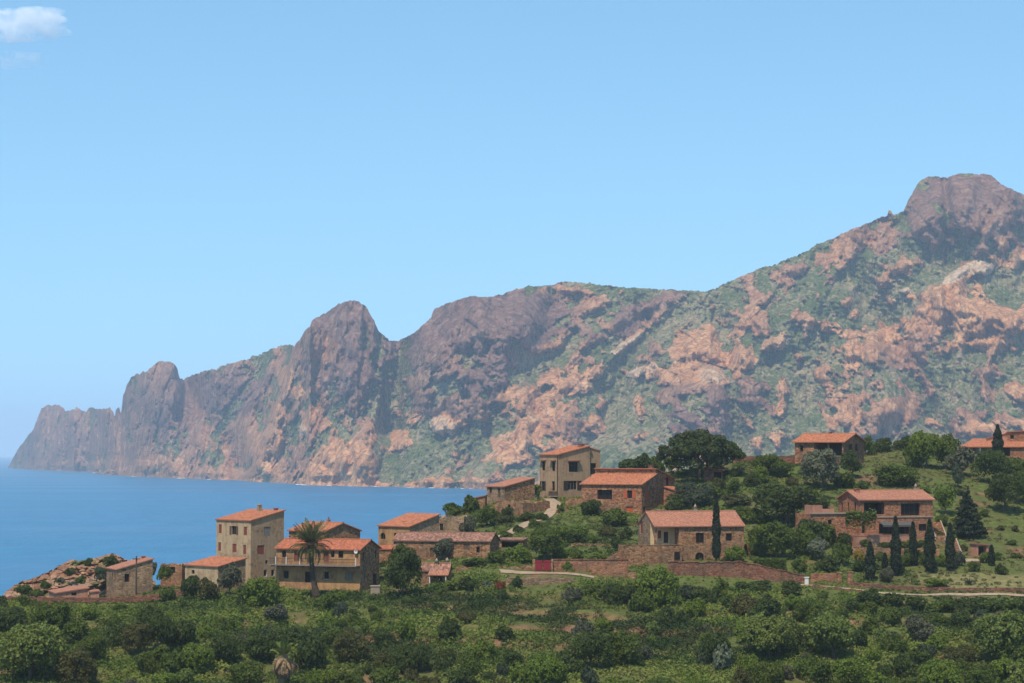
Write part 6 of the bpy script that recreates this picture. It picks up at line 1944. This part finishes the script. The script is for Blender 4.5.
def undergrowth():
    r = np.random.default_rng(77)
    def scatter(n, ya, yb):
        Y = r.uniform(ya, yb, n)
        X = r.uniform(-.31, .31, n) * Y
        return X, Y
    X1, Y1 = scatter(36000, 272, 346)
    X2, Y2 = scatter(31000, 346, 465)
    X, Y = np.concatenate([X1, X2]), np.concatenate([Y1, Y2])
    Z = tz(X, Y)
    keep = Z > 9
    low = Y < 346
    for p in FOOT:
        keep &= ~inside(X, Y, p)
    for (qx, qy, qr) in PATHPTS:
        keep &= (X - qx) ** 2 + (Y - qy) ** 2 > qr ** 2
    thin = np.zeros(len(X), bool)
    for p in THIN:
        thin |= inside(X, Y, p)
    keep &= ~(thin & (r.random(len(X)) < .4))
    pn = fbm(X / 9, Y / 9, 0 * X, 4, 81)
    pn2 = fbm(X / 3, Y / 3, 0 * X + 5, 3, 82)
    keep &= (pn + pn2 * .6 > -.27)
    dryside = (X > 62) & (Y > 343)
    keep &= ~(dryside & (r.random(len(X)) < .45))
    X, Y, Z, pn, pn2, low, dryside, thin = [a[keep] for a in (X, Y, Z, pn, pn2, low, dryside, thin)]
    n = len(X)
    big = fbm(X / 28, Y / 20, 0 * X + 9, 3, 83)
    hgt = np.where(low, .34 + .75 * np.clip(pn + .3, 0, 1.2) + .3 * r.random(n), .22 + .3 * r.random(n) + .2 * np.clip(pn, 0, 1)) * np.where(dryside, .7, 1) * np.where(thin, .4, 1)
    per = 19
    i = np.repeat(np.arange(n), per)
    m = len(i)
    a = r.random(m) * 2 * PI
    q = np.sqrt(r.random(m))
    rad = hgt[i] * 1.1
    C = np.stack([X[i] + np.cos(a) * q * rad, Y[i] + np.sin(a) * q * rad, Z[i] + hgt[i] * (.15 + .85 * r.random(m)) * (1.05 - .6 * q ** 2)], -1)
    N = np.stack([np.cos(a) * q, np.sin(a) * q, .7 + 0 * a], -1) + r.normal(size=(m, 3)) * .55
    tint = np.clip(.36 + .45 * (pn2[i]) + .30 * (r.random(m) - .5) + 1.0 * big[i], 0, 1)
    dryv = np.clip(np.where(dryside[i], .55, .12) + pn2[i] * .4 - pn[i] * .25, 0, 1)
    V, Fq, T = leaves(C, N, np.where(low[i], .175, .16), tint, r, 2.4)
    t = NT('wild_grass_and_scrub')
    tn = t.attr('tint')
    c = t.ramp(tn, [(.05, (.030, .054, .012)), (.4, (.086, .132, .018)), (.85, (.185, .225, .040))])
    c = t.mix(t.attr('dryness'), c, (.21, .165, .075))
    b_ = t.n('BsdfPrincipled', {'Base Color': c, 'Roughness': .7, 'Specular IOR Level': .1})
    tr = t.n('BsdfTranslucent', {'Color': c})
    t.t.links.new(t.n('MixShader', {0: .25, 1: b_, 2: tr}).outputs[0], t.out.inputs[0])
    me = mesh_np('undergrowth', V, Fq, [t.m], False, {'tint': T, 'dryness': np.repeat(dryv, 4)})
    tag(obj('undergrowth', me), 'wild grass and low scrub covering the hillside', 'undergrowth', kind='stuff')
undergrowth()

def surf():
    t = NT('white_surf')
    m = t.finish((.72, .76, .78), .8)
    rr = random.Random(4)
    V, Fs = [], []
    shx, shy = zip(*SHORE)
    for px0 in (62, 98, 137, 182, 212, 254, 262, 300, 306, 330, 352, 376, 408, 430, 446, 462, 470):
        n = rr.randint(3, 8)
        k0 = len(V)
        for k in range(n + 1):
            px = px0 + k * rr.uniform(.7, 1.2)
            py = float(np.interp(px, shx, shy))
            Y = CAMZ * F / (py - HORIZON)
            w = (rr.uniform(6, 16) if 0 < k < n else 2) * Y / 3000
            x, _, _ = at(px, py, Y)
            V += [(x, Y - 62 - w, .25), (x, Y - 40, .25)]
            if k:
                i = k0 + 2 * k
                Fs.append((i - 2, i, i + 1, i - 1))
    tag(pyd('surf', V, Fs, m), 'broken white surf along the foot of the far cliffs', 'surf', kind='stuff')
surf()
